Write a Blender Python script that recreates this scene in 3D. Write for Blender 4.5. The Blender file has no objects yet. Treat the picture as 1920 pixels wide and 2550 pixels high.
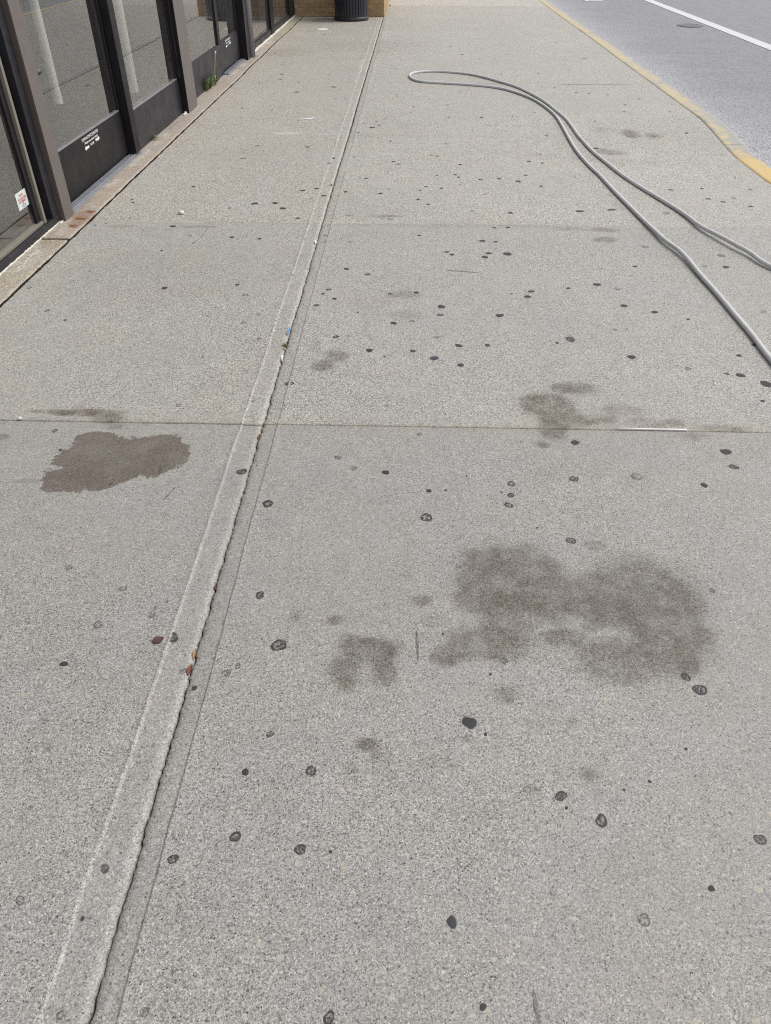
import bpy, bmesh, math, random
import numpy as np
from mathutils import Vector

random.seed(11)
rng = np.random.default_rng(7)
R = math.radians
sc = bpy.context.scene
col = sc.collection

# ------------------------------------------------------------------ camera
cam_data = bpy.data.cameras.new('camera')
cam_data.sensor_fit = 'VERTICAL'
cam_data.sensor_height = 36.0
cam_data.lens = 26.0
cam_data.clip_start = 0.05
cam_data.clip_end = 2000.0
cam = bpy.data.objects.new('camera', cam_data)
col.objects.link(cam)
cam.location = (0, 0, 1.55)
cam.rotation_euler = (R(90 - 39.15), 0, R(1.779))
sc.camera = cam

# ------------------------------------------------------------------ sky, sun, exposure
SUN_EL, SUN_AZ = R(55), R(72)          # azimuth from +Y (along the pavement) towards +X (the street)
world = bpy.data.worlds.new('World')
sc.world = world
world.use_nodes = True
wn = world.node_tree.nodes
wl = world.node_tree.links
wn.clear()
sky = wn.new('ShaderNodeTexSky')
sky.sky_type = 'NISHITA'
sky.sun_disc = False
sky.sun_elevation = SUN_EL
sky.sun_rotation = SUN_AZ
sky.air_density = 1.0
sky.dust_density = 1.5
sky.ozone_density = 1.0
hs = wn.new('ShaderNodeHueSaturation')
hs.inputs['Saturation'].default_value = 0.2     # high thin overcast
bg = wn.new('ShaderNodeBackground')
bg.inputs['Strength'].default_value = 0.15
wo = wn.new('ShaderNodeOutputWorld')
wl.new(sky.outputs[0], hs.inputs['Color'])
wl.new(hs.outputs[0], bg.inputs['Color'])
wl.new(bg.outputs[0], wo.inputs['Surface'])

sun_data = bpy.data.lights.new('sun', 'SUN')
sun_data.energy = 1.5
sun_data.angle = R(28)
sun_data.color = (1.0, 0.925, 0.81)
sun = bpy.data.objects.new('sun', sun_data)
col.objects.link(sun)
sdir = Vector((math.sin(SUN_AZ) * math.cos(SUN_EL), math.cos(SUN_AZ) * math.cos(SUN_EL), math.sin(SUN_EL)))
sun.rotation_euler = sdir.to_track_quat('Z', 'Y').to_euler()
sun.location = (6, 8, 12)

vs = sc.view_settings
vs.view_transform = 'Standard'
vs.look = 'None'
vs.gamma = 1.0
vs.exposure = 0.35
vs.use_curve_mapping = False
sc.cycles.use_denoising = False
sc.cycles.use_adaptive_sampling = False
sc.cycles.use_light_tree = False
sc.cycles.max_bounces = 8
sc.cycles.transparent_max_bounces = 16
sc.cycles.sample_clamp_indirect = 6.0
sc.cycles.filter_width = 1.1
sc.cycles.pixel_filter_type = 'BLACKMAN_HARRIS'

# ------------------------------------------------------------------ helpers
def tag(o, label=None, cat=None, group=None, kind=None):
    if label: o['label'] = label
    if cat: o['category'] = cat
    if group: o['group'] = group
    if kind: o['kind'] = kind
    return o

def link(name, me, mat=None, parent=None):
    o = bpy.data.objects.new(name, me)
    col.objects.link(o)
    if mat is not None and me is not None and not me.materials:
        me.materials.append(mat)
    if parent is not None:
        o.parent = parent
    return o

def empty(name, parent=None):
    o = bpy.data.objects.new(name, None)
    o.empty_display_size = 0.1
    col.objects.link(o)
    if parent is not None: o.parent = parent
    return o

def mesh_from(name, verts, faces, smooth=False):
    me = bpy.data.meshes.new(name)
    me.from_pydata([tuple(v) for v in verts], [], faces)
    if smooth:
        me.polygons.foreach_set('use_smooth', [True] * len(me.polygons))
    me.update()
    return me

class MB:
    """collects boxes, tubes and faces into one mesh"""
    def __init__(s): s.v, s.f = [], []
    def box(s, x0, x1, y0, y1, z0, z1, b=0.0):
        n = len(s.v)
        if b <= 0:
            for z in (z0, z1):
                for x, y in ((x0, y0), (x1, y0), (x1, y1), (x0, y1)):
                    s.v.append((x, y, z))
            s.f += [tuple(n + i for i in q) for q in ((3, 2, 1, 0), (4, 5, 6, 7), (0, 1, 5, 4), (1, 2, 6, 5), (2, 3, 7, 6), (3, 0, 4, 7))]
            return s
        bm = bmesh.new()
        bmesh.ops.create_cube(bm, size=1.0)
        for v in bm.verts:
            v.co = Vector(((x0 + x1) / 2 + v.co.x * (x1 - x0), (y0 + y1) / 2 + v.co.y * (y1 - y0), (z0 + z1) / 2 + v.co.z * (z1 - z0)))
        bmesh.ops.bevel(bm, geom=bm.edges[:], offset=b, segments=1, profile=0.5, affect='EDGES')
        bm.verts.index_update()
        for v in bm.verts: s.v.append(tuple(v.co))
        for f in bm.faces: s.f.append(tuple(n + v.index for v in f.verts))
        bm.free()
        return s
    def tube(s, pts, rad, seg=8, cap=True):
        pts = [Vector(p) for p in pts]
        n0 = len(s.v)
        up = Vector((0, 0, 1))
        for i, p in enumerate(pts):
            t = (pts[min(i + 1, len(pts) - 1)] - pts[max(i - 1, 0)]).normalized()
            a = t.cross(up)
            if a.length < 1e-4: a = t.cross(Vector((1, 0, 0)))
            a.normalize()
            b = a.cross(t)
            r = rad[i] if isinstance(rad, (list, tuple)) else rad
            for k in range(seg):
                q = 2 * math.pi * k / seg
                s.v.append(tuple(p + a * (math.cos(q) * r) + b * (math.sin(q) * r)))
        for i in range(len(pts) - 1):
            for k in range(seg):
                k2 = (k + 1) % seg
                s.f.append((n0 + i * seg + k, n0 + (i + 1) * seg + k, n0 + (i + 1) * seg + k2, n0 + i * seg + k2))
        if cap:
            s.f.append(tuple(n0 + k for k in range(seg)))
            e = n0 + (len(pts) - 1) * seg
            s.f.append(tuple(e + k for k in reversed(range(seg))))
        return s
    def lathe(s, prof, cx, cy, seg=48):
        n0 = len(s.v)
        for r, z in prof:
            for k in range(seg):
                q = 2 * math.pi * k / seg
                s.v.append((cx + r * math.cos(q), cy + r * math.sin(q), z))
        for i in range(len(prof) - 1):
            for k in range(seg):
                k2 = (k + 1) % seg
                s.f.append((n0 + i * seg + k, n0 + i * seg + k2, n0 + (i + 1) * seg + k2, n0 + (i + 1) * seg + k))
        return s
    def build(s, name, mat, parent=None, smooth=False):
        return link(name, mesh_from(name, s.v, s.f, smooth), mat, parent)

def box(name, mat, parent, x0, x1, y0, y1, z0, z1, b=0.0015):
    return MB().box(x0, x1, y0, y1, z0, z1, b).build(name, mat, parent)

def sstep(a, b, x):
    t = np.clip((x - a) / (b - a), 0, 1)
    return t * t * (3 - 2 * t)

class Noise1:
    def __init__(s, n=6000):
        s.t = rng.uniform(-1, 1, n)
    def __call__(s, x, scale):
        u = np.mod(np.asarray(x, float) * scale + 1000.0, len(s.t) - 1)
        i = np.floor(u).astype(int)
        f = u - i
        f = f * f * (3 - 2 * f)
        return s.t[i] * (1 - f) + s.t[i + 1] * f
N1, N2, N3 = Noise1(), Noise1(), Noise1()

class Noise2:
    def __init__(s, n=256): s.t = rng.uniform(-1, 1, (n, n)); s.n = n
    def __call__(s, x, y, sc_):
        u = np.mod(x * sc_ + 50.0, s.n - 1); v = np.mod(y * sc_ + 50.0, s.n - 1)
        i = np.floor(u).astype(int); j = np.floor(v).astype(int)
        f = u - i; g = v - j
        f = f * f * (3 - 2 * f); g = g * g * (3 - 2 * g)
        t = s.t
        return (t[i, j] * (1 - f) + t[i + 1, j] * f) * (1 - g) + (t[i, j + 1] * (1 - f) + t[i + 1, j + 1] * f) * g
NN = Noise2()
def fbm(x, y, s0, octs=4):
    r = 0; a = 1.0
    for k in range(octs):
        r = r + a * NN(x + 3.1 * k, y + 1.7 * k, s0 * 2 ** k); a *= 0.5
    return r / 1.8

# ------------------------------------------------------------------ materials
class NT:
    """short-hand for building node trees"""
    def __init__(s, name):
        s.m = bpy.data.materials.new(name)
        s.m.use_nodes = True
        s.t = s.m.node_tree
        s.t.nodes.clear()
        s.out = s.t.nodes.new('ShaderNodeOutputMaterial')
        s.p = s.t.nodes.new('ShaderNodeBsdfPrincipled')
        s.t.links.new(s.p.outputs[0], s.out.inputs[0])
        s.tc = s.t.nodes.new('ShaderNodeTexCoord')
        s.co = s.tc.outputs['Object']
    def set(s, inp, v):
        if isinstance(v, (int, float)): inp.default_value = v
        elif isinstance(v, (tuple, list)):
            inp.default_value = tuple(v) + ((1,) if len(v) == 3 and len(inp.default_value) == 4 else ())
        else: s.t.links.new(v, inp)
    def math(s, op, a, b=0.0, c=None, clamp=False):
        n = s.t.nodes.new('ShaderNodeMath'); n.operation = op; n.use_clamp = clamp
        s.set(n.inputs[0], a); s.set(n.inputs[1], b)
        if c is not None: s.set(n.inputs[2], c)
        return n.outputs[0]
    def add(s, a, b): return s.math('ADD', a, b)
    def mul(s, a, b): return s.math('MULTIPLY', a, b)
    def rng(s, v, a, b, c=0.0, d=1.0, smooth=True):
        n = s.t.nodes.new('ShaderNodeMapRange'); n.interpolation_type = 'SMOOTHSTEP' if smooth else 'LINEAR'
        s.set(n.inputs['Value'], v)
        n.inputs['From Min'].default_value = a; n.inputs['From Max'].default_value = b
        n.inputs['To Min'].default_value = c; n.inputs['To Max'].default_value = d
        return n.outputs[0]
    def noise(s, scale, detail=2.0, rough=0.5, co=None, dist=0.0):
        n = s.t.nodes.new('ShaderNodeTexNoise')
        s.set(n.inputs['Vector'], co or s.co)
        n.inputs['Scale'].default_value = scale; n.inputs['Detail'].default_value = detail
        n.inputs['Roughness'].default_value = rough; n.inputs['Distortion'].default_value = dist
        return n.outputs[0]
    def voro(s, scale, co=None, feature='F1'):
        n = s.t.nodes.new('ShaderNodeTexVoronoi'); n.feature = feature
        s.set(n.inputs['Vector'], co or s.co); n.inputs['Scale'].default_value = scale
        sep = s.t.nodes.new('ShaderNodeSeparateColor')
        s.t.links.new(n.outputs['Color'], sep.inputs[0])
        return n.outputs['Distance'], sep.outputs[0], sep.outputs[1], sep.outputs[2]
    def mapping(s, scale=(1, 1, 1), loc=(0, 0, 0)):
        n = s.t.nodes.new('ShaderNodeMapping')
        s.set(n.inputs[0], s.co); n.inputs['Scale'].default_value = scale; n.inputs['Location'].default_value = loc
        return n.outputs[0]
    def mix(s, fac, a, b, mode='MIX'):
        n = s.t.nodes.new('ShaderNodeMix'); n.data_type = 'RGBA'; n.blend_type = mode
        s.set(n.inputs[0], fac); s.set(n.inputs[6], a); s.set(n.inputs[7], b)
        return n.outputs[2]
    def scale(s, colr, val):
        n = s.t.nodes.new('ShaderNodeVectorMath'); n.operation = 'SCALE'
        s.set(n.inputs[0], colr); s.set(n.inputs['Scale'], val)
        return n.outputs[0]
    def rgb(s, c):
        n = s.t.nodes.new('ShaderNodeRGB'); n.outputs[0].default_value = tuple(c) + (1,); return n.outputs[0]
    def attr(s, name):
        n = s.t.nodes.new('ShaderNodeAttribute'); n.attribute_name = name; return n.outputs['Fac']
    def xyz(s):
        n = s.t.nodes.new('ShaderNodeSeparateXYZ'); s.set(n.inputs[0], s.co); return n.outputs
    def objrand(s):
        return s.t.nodes.new('ShaderNodeObjectInfo').outputs['Random']
    def bump(s, h, strength=0.5, dist=0.002):
        n = s.t.nodes.new('ShaderNodeBump'); n.inputs['Strength'].default_value = strength; n.inputs['Distance'].default_value = dist
        s.set(n.inputs['Height'], h); s.t.links.new(n.outputs[0], s.p.inputs['Normal'])
    def fin(s, color, rough=0.7, spec=0.5, metal=0.0):
        s.set(s.p.inputs['Base Color'], color); s.set(s.p.inputs['Roughness'], rough)
        s.set(s.p.inputs['Specular IOR Level'], spec); s.set(s.p.inputs['Metallic'], metal)
        return s.m

def concrete(name, base, grain=1.0, agg=1.0, rough=0.6, use_attr=True, spec=0.5, blot=1.0, fs=58.0, vs_=360.0):
    n = NT(name)
    d1, r1, g1, b1 = n.voro(vs_)
    d2, r2, g2, b2 = n.voro(140)
    d3, r3, g3, b3 = n.voro(75)
    nf = n.noise(fs, 6, 0.78)
    nm = n.noise(9, 7, 0.70)
    br = n.noise(30, 4, 0.7, n.mapping((1, 3.0, 1), (4, 1, 0)))
    nl = n.noise(1.1, 4, 0.6)
    smooth = n.attr('band') if use_attr else 0.0
    k = n.math('SUBTRACT', 1.0, n.mul(smooth, 0.22)) if use_attr else 1.0
    val = n.mul(n.math('SUBTRACT', r1, 0.5), 0.62 * grain)
    val = n.add(val, n.mul(n.math('SUBTRACT', nf, 0.5), 1.15 * grain))
    val = n.add(val, n.mul(n.rng(g1, 0.0, 0.14, 1.0, 0.0), -0.42 * grain))
    val = n.add(val, n.mul(n.rng(b1, 0.9, 0.97), 0.40 * grain))
    patch = n.noise(0.9, 5, 0.65, n.mapping((1, 1, 1), (11, 5, 0)))
    val = n.mul(n.mul(val, k), n.rng(patch, 0.3, 0.7, 0.72, 1.3))
    val = n.add(val, n.mul(n.math('SUBTRACT', br, 0.5), 0.32))
    val = n.add(val, n.mul(n.math('SUBTRACT', nm, 0.5), 0.34 * blot))
    val = n.add(val, n.mul(n.math('SUBTRACT', nl, 0.5), 0.22 * blot))
    val = n.add(val, 1.0)
    c = n.scale(n.rgb(base), val)
    # hue drift: slightly warm and slightly cool patches
    hue = n.noise(2.3, 3, 0.6, n.mapping((1, 1, 1), (7, 3, 0)))
    c = n.mix(n.rng(hue, 0.35, 0.68), n.mix(1.0, c, (0.992, 1.0, 1.012), 'MULTIPLY'), n.mix(1.0, c, (1.014, 1.0, 0.978), 'MULTIPLY'))
    # single coloured grains
    cg = n.mix(n.mul(n.rng(r2, 0.93, 0.95), n.mul(n.rng(d2, 0.42, 0.30), 0.75 * agg)), c, (0.055, 0.056, 0.062))
    cg = n.mix(n.mul(n.rng(g2, 0.955, 0.97), n.mul(n.rng(d2, 0.5, 0.36), 0.6 * agg)), cg, (0.62, 0.59, 0.53))
    cg = n.mix(n.mul(n.rng(r3, 0.975, 0.985), n.mul(n.rng(d3, 0.52, 0.38), 0.45 * agg)), cg, (0.46, 0.395, 0.31))
    cg = n.mix(n.mul(n.rng(g3, 0.975, 0.985), n.mul(n.rng(d3, 0.42, 0.30), 0.6 * agg)), cg, (0.50, 0.50, 0.49))
    d4, r4, g4, b4 = n.voro(46)
    cg = n.mix(n.mul(n.rng(r4, 0.97, 0.98), n.mul(n.rng(n.add(d4, n.mul(n.math('SUBTRACT', nf, 0.5), 0.5)), 0.36, 0.26), 0.6 * agg)), cg, n.mix(b4, (0.50, 0.44, 0.34), (0.44, 0.44, 0.44)))
    c = cg
    if use_attr:
        c = n.scale(c, n.add(1.0, n.mul(n.attr('lip_light'), 0.20)))  # light and shade on the crack edges, put into the colour
        ns = n.noise(26, 5, 0.7)
        oa = n.attr('oil')
        rag = n.add(n.mul(n.math('SUBTRACT', ns, 0.5), 0.40), n.mul(n.math('SUBTRACT', nm, 0.5), 0.45))
        soak = n.mul(n.rng(n.add(oa, n.mul(rag, n.rng(oa, 0.02, 0.2))), 0.07, 0.50), 0.76)
        oil = n.math('MAXIMUM', soak, n.mul(oa, 0.9))
        oil = n.mul(oil, n.rng(n.add(nf, n.mul(r1, 0.4)), 0.45, 0.95, 1.12, 0.85))
        oil = n.mul(oil, n.rng(n.noise(13, 5, 0.7, n.mapping((1, 1, 1), (3, 8, 0))), 0.28, 0.72, 0.58, 1.25))
        c = n.mix(n.math('MINIMUM', oil, 0.9), c, n.mix(1.0, c, (0.30, 0.245, 0.200), 'MULTIPLY'))
        wv = n.add(n.attr('wet'), n.mul(n.math('SUBTRACT', n.noise(38, 4, 0.6), 0.5), 0.32))
        wet = n.add(n.mul(n.rng(wv, 0.44, 0.50), 0.16), n.mul(n.rng(wv, 0.49, 0.52), n.rng(n.noise(6, 5, 0.7), 0.3, 0.7, 0.62, 0.92)))
        c = n.mix(wet, c, n.mix(1.0, c, (0.44, 0.385, 0.340), 'MULTIPLY'))
        wh = n.mul(n.attr('pale'), n.rng(n.noise(60, 4, 0.7), 0.42, 0.62))
        c = n.mix(wh, c, (0.72, 0.71, 0.69))
        tan = n.mul(n.attr('tan'), n.rng(n.noise(22, 4, 0.7), 0.3, 0.7))
        c = n.mix(n.mul(tan, 0.7), c, n.mix(1.0, c, (0.98, 0.83, 0.62), 'MULTIPLY'))
        rust = n.mul(n.attr('rust'), n.rng(n.noise(45, 4, 0.7), 0.2, 0.7, 0.8, 1.6))
        c = n.mix(n.math('MINIMUM', rust, 1.0), c, (0.19, 0.072, 0.020))
        # dry drip marks and scuffs of the walked-on surface
        sm = n.noise(5.0, 5, 0.7, n.mapping((1, 0.35, 1), (2, 9, 0)))
        c = n.mix(n.mul(n.rng(sm, 0.58, 0.78), 0.20 * blot), c, n.mix(1.0, c, (0.70, 0.67, 0.64), 'MULTIPLY'))
    h = n.add(n.add(n.mul(nf, 0.8), n.mul(r1, 0.45)), n.mul(n.rng(g1, 0.0, 0.14), 0.35))
    n.bump(n.mul(h, k), 0.55, 0.0022)
    return n.fin(c, rough, spec)

def plain(name, c, rough=0.5, spec=0.5, metal=0.0, var=0.12, scale=30.0, bump=0.0, dirt=None):
    n = NT(name)
    v = n.add(1.0 - var, n.mul(n.noise(scale, 5, 0.65), 2 * var))
    cc = n.scale(n.rgb(c), v)
    if dirt is not None:
        cc = n.mix(n.mul(n.rng(n.noise(6, 6, 0.7), 0.45, 0.75), dirt[1]), cc, dirt[0])
    rr = n.rng(n.noise(scale * 0.4, 4, 0.6), 0.3, 0.7, max(rough - 0.08, 0.03), min(rough + 0.1, 1))
    if bump: n.bump(n.noise(scale * 4, 3, 0.6), bump, 0.001)
    return n.fin(cc, rr, spec, metal)

M = {}
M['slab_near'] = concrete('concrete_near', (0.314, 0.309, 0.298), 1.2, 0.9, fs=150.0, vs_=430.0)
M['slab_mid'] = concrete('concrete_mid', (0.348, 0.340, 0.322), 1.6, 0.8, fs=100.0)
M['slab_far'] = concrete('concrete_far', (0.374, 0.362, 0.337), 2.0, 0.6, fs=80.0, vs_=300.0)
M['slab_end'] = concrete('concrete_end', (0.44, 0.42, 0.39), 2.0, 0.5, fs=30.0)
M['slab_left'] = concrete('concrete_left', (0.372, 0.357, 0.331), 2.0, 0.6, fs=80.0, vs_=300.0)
M['sill_tan'] = concrete('sill_tan', (0.36, 0.328, 0.268), 1.5, 1.3)
M['sill_pink'] = concrete('sill_pink', (0.375, 0.335, 0.295), 1.0, 0.6)
M['bed'] = plain('joint_dirt', (0.022, 0.020, 0.018), 0.95, 0.1, var=0.4, scale=120)
M['ground'] = plain('ground', (0.16, 0.155, 0.145), 0.9, 0.2)
M['far_walk'] = concrete('far_walk', (0.40, 0.385, 0.355), 1.0, 0.4, use_attr=False)

def asphalt():
    n = NT('asphalt')
    d1, r1, g1, b1 = n.voro(120)
    nf = n.noise(38, 7, 0.82)
    nm = n.noise(3.2, 6, 0.65)
    val = n.add(n.mul(n.math('SUBTRACT', r1, 0.5), 0.85), n.mul(n.math('SUBTRACT', nf, 0.5), 1.9))
    val = n.add(val, n.mul(n.math('SUBTRACT', nm, 0.5), 0.4))
    val = n.add(val, 1.0)
    c = n.scale(n.rgb((0.250, 0.250, 0.266)), val)
    # pale grit collected along the kerb
    e = n.attr('edge')
    grit = n.mul(e, n.rng(n.add(nf, n.mul(r1, 0.35)), 0.50, 0.80))
    c = n.mix(n.mul(grit, 0.95), c, (0.58, 0.59, 0.64))
    c = n.mix(n.mul(n.rng(n.noise(9, 6, 0.78), 0.60, 0.70), 0.8), c, (0.09, 0.09, 0.095))
    n.bump(n.add(nf, n.mul(r1, 0.6)), 0.8, 0.004)
    return n.fin(c, 0.7, 0.5)
M['asphalt'] = asphalt()

def road_paint():
    n = NT('road_paint')
    c = n.scale(n.rgb((0.62, 0.635, 0.67)), n.add(0.8, n.mul(n.noise(40, 5, 0.7), 0.4)))
    c = n.mix(n.rng(n.noise(60, 5, 0.75), 0.64, 0.72), c, (0.22, 0.22, 0.23))
    return n.fin(c, 0.6)
M['paint'] = road_paint()

def kerb_mat():
    n = NT('kerb_paint')
    nf = n.noise(70, 6, 0.75); nm = n.noise(13, 7, 0.75); d1, r1, g1, b1 = n.voro(300)
    val = n.add(1.0, n.add(n.mul(n.math('SUBTRACT', nf, 0.5), 0.8), n.mul(n.math('SUBTRACT', r1, 0.5), 0.3)))
    bare = n.scale(n.rgb((0.37, 0.365, 0.345)), val)
    fr = n.attr('fresh')
    yel = n.scale(n.mix(fr, (0.57, 0.465, 0.27), (0.62, 0.435, 0.165)), val)
    yel = n.mix(n.rng(nm, 0.35, 0.7), yel, n.scale(n.mix(fr, (0.50, 0.46, 0.365), (0.60, 0.47, 0.25)), val))
    w = n.add(n.attr('wear'), n.mul(n.math('SUBTRACT', n.add(n.mul(nm, 0.7), n.mul(nf, 0.4)), 0.55), 3.4))
    c = n.mix(n.rng(w, 0.35, 0.70), yel, bare)
    n.bump(n.add(nf, n.mul(w, -0.3)), 0.5, 0.002)
    return n.fin(c, 0.7)
M['kerb'] = kerb_mat()

M['bronze'] = plain('bronze_anodised', (0.014, 0.0125, 0.0145), 0.45, 0.18, var=0.25, scale=18, dirt=((0.04, 0.037, 0.038), 0.3))
M['bronze_blue'] = plain('bronze_weathered', (0.022, 0.021, 0.027), 0.42, 0.26, var=0.25, scale=14, dirt=((0.075, 0.076, 0.09), 0.4))
M['post'] = plain('post_brown', (0.135, 0.116, 0.108), 0.5, 0.5, var=0.15, scale=16, dirt=((0.16, 0.14, 0.125), 0.35))
M['post_side'] = plain('post_side', (0.098, 0.078, 0.064), 0.6, 0.4, var=0.25, scale=16)
M['black'] = plain('recess_shade', (0.010, 0.009, 0.010), 0.7, 0.3)  # black colour standing in for shade inside the frame gap
M['gasket'] = plain('gasket_tan', (0.20, 0.185, 0.155), 0.6, 0.4, var=0.2, scale=40)
M['alu'] = plain('track_aluminium', (0.30, 0.315, 0.35), 0.36, 0.5, 0.3, var=0.25, scale=25, dirt=((0.12, 0.12, 0.13), 0.5))
M['alu_bright'] = plain('bead_aluminium', (0.30, 0.30, 0.32), 0.35, 0.5, 0.5, var=0.15, scale=25)
M['caulk'] = plain('caulk_white', (0.66, 0.63, 0.57), 0.8, 0.3, var=0.25, scale=60, bump=0.6)
M['white_ink'] = plain('white_ink', (0.82, 0.82, 0.82), 0.6, var=0.02)
M['red_ink'] = plain('red_ink', (0.55, 0.10, 0.09), 0.6, var=0.05)
M['grey_ink'] = plain('grey_ink', (0.16, 0.18, 0.17), 0.6, var=0.05)
M['sticker'] = plain('sticker_paper', (0.66, 0.71, 0.71), 0.5, var=0.05)
M['wall_in'] = plain('interior_wall', (0.10, 0.095, 0.09), 0.8, 0.2)
M['floor_in'] = plain('interior_floor', (0.055, 0.052, 0.05), 0.4, 0.4)
M['fascia'] = plain('fascia_panel', (0.10, 0.09, 0.085), 0.5)
M['vane'] = plain('blind_white', (0.78, 0.80, 0.74), 0.6, var=0.06)

def glass():
    n = NT('tinted_glass')
    t = n.t
    n.t.nodes.remove(n.p)
    tr = t.nodes.new('ShaderNodeBsdfTransparent'); tr.inputs[0].default_value = (0.86, 0.87, 0.86, 1)
    gl = t.nodes.new('ShaderNodeBsdfGlossy'); gl.inputs['Color'].default_value = (0.93, 0.93, 0.92, 1); gl.inputs['Roughness'].default_value = 0.004
    df = t.nodes.new('ShaderNodeBsdfDiffuse'); df.inputs[0].default_value = (0.42, 0.41, 0.40, 1)
    lw = t.nodes.new('ShaderNodeLayerWeight'); lw.inputs[0].default_value = 0.5
    f = n.add(0.10, n.mul(n.math('POWER', lw.outputs['Facing'], 2.4), 0.78))
    mx = t.nodes.new('ShaderNodeMixShader'); n.set(mx.inputs[0], f)
    t.links.new(tr.outputs[0], mx.inputs[1]); t.links.new(gl.outputs[0], mx.inputs[2])
    # film of dust, thicker in streaks
    dust = n.mul(n.rng(n.noise(3, 6, 0.7, n.mapping((1, 1.0, 0.35))), 0.35, 0.8), 0.07)
    z = n.xyz()[2]
    dust = n.add(dust, n.mul(n.rng(n.add(z, n.mul(n.noise(7, 4, 0.6), 0.10)), 0.22, 0.06), 0.16))
    m2 = t.nodes.new('ShaderNodeMixShader'); n.set(m2.inputs[0], n.add(dust, 0.03))
    t.links.new(mx.outputs[0], m2.inputs[1]); t.links.new(df.outputs[0], m2.inputs[2])
    t.links.new(m2.outputs[0], n.out.inputs[0])
    return n.m
M['glass'] = glass()
gb = NT('glass_back'); gb.t.nodes.remove(gb.p)
gt = gb.t.nodes.new('ShaderNodeBsdfTransparent'); gt.inputs[0].default_value = (0.90, 0.91, 0.90, 1)
gb.t.links.new(gt.outputs[0], gb.out.inputs[0]); M['glass_back'] = gb.m

def brick_mat():
    n = NT('tan_brick')
    r = n.objrand()
    nf = n.noise(60, 6, 0.75); nm = n.noise(14, 5, 0.7)
    a = n.mix(r, (0.47, 0.33, 0.18), (0.37, 0.235, 0.12))
    d, r1, g1, b1 = n.voro(1.0, n.mapping((5.0, 5.0, 15.0)))
    a = n.mix(n.mul(r1, 0.35), a, (0.46, 0.33, 0.18))
    v = n.add(1.0, n.add(n.mul(n.math('SUBTRACT', nf, 0.5), 0.7), n.mul(n.math('SUBTRACT', nm, 0.5), 0.5)))
    c = n.scale(a, v)
    c = n.mix(n.rng(n.noise(6, 5, 0.7), 0.6, 0.75, 0.0, 0.6), c, (0.12, 0.085, 0.055))
    n.bump(nf, 0.6, 0.003)
    return n.fin(c, 0.85, 0.3)
M['brick'] = brick_mat()
M['mortar'] = plain('mortar', (0.52, 0.43, 0.31), 0.9, 0.2, var=0.2, scale=50, bump=0.5)
M['bin'] = plain('bin_paint', (0.020, 0.021, 0.030), 0.42, 0.5, var=0.25, scale=20, dirt=((0.06, 0.055, 0.055), 0.4))

def hose_mat():
    n = NT('hose_rubber')
    v = n.add(0.85, n.mul(n.noise(25, 5, 0.7), 0.3))
    c = n.scale(n.rgb((0.60, 0.605, 0.62)), v)
    c = n.mix(n.rng(n.noise(9, 5, 0.7), 0.55, 0.8, 0, 0.4), c, (0.50, 0.48, 0.45))
    n.bump(n.noise(160, 2, 0.5), 0.15, 0.001)
    return n.fin(c, 0.7, 0.2)
M['hose'] = hose_mat()

def gum_mat(name, colr, fill, rimw, strength):
    """fill: how much of the blob is left; rimw: how much better its rim has lasted than the middle"""
    n = NT(name)
    rad = n.attr('rad')
    rnd = n.objrand()
    off = n.t.nodes.new('ShaderNodeVectorMath'); off.operation = 'ADD'
    sh = n.t.nodes.new('ShaderNodeCombineXYZ')
    n.set(sh.inputs[0], n.mul(rnd, 91.0)); n.set(sh.inputs[1], n.mul(rnd, 57.0))
    n.t.links.new(n.co, off.inputs[0]); n.t.links.new(sh.outputs[0], off.inputs[1])
    co = off.outputs[0]
    n1 = n.noise(7.5, 4, 0.75, co); n2 = n.noise(2.0, 4, 0.65, co)
    c = n.scale(n.rgb(colr), n.add(0.6, n.add(n.mul(n1, 0.6), n.mul(rnd, 0.5))))
    c = n.mix(n.mul(rnd, 0.35), c, (0.036, 0.042, 0.062))
    rim = n.mul(n.rng(rad, 0.55, 0.85), n.rng(rad, 1.0, 0.90))
    k = n.add(fill, n.add(n.mul(n.math('SUBTRACT', n2, 0.5), 2.0), n.mul(n.math('SUBTRACT', n1, 0.5), 1.9)))
    k = n.add(k, n.mul(rim, rimw))
    edge = n.rng(n.add(rad, n.mul(n.math('SUBTRACT', n1, 0.5), 0.45)), 1.0, 0.84)
    a = n.mul(n.mul(n.rng(k, 0.30, 0.75), edge), n.mul(n.add(0.75, n.mul(rnd, 0.4)), strength))
    n.set(n.p.inputs['Alpha'], n.math('MINIMUM', a, 1.0))
    n.bump(n1, 0.4, 0.0006)
    return n.fin(c, 0.6, 0.35)
M['gum_s'] = gum_mat('gum_solid', (0.040, 0.040, 0.043), 0.95, 0.0, 1.1)
M['gum_r'] = gum_mat('gum_worn', (0.042, 0.039, 0.038), 0.52, 0.30, 0.95)
M['gum_f'] = gum_mat('gum_faint', (0.070, 0.066, 0.062), 0.46, 0.20, 0.65)

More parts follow.
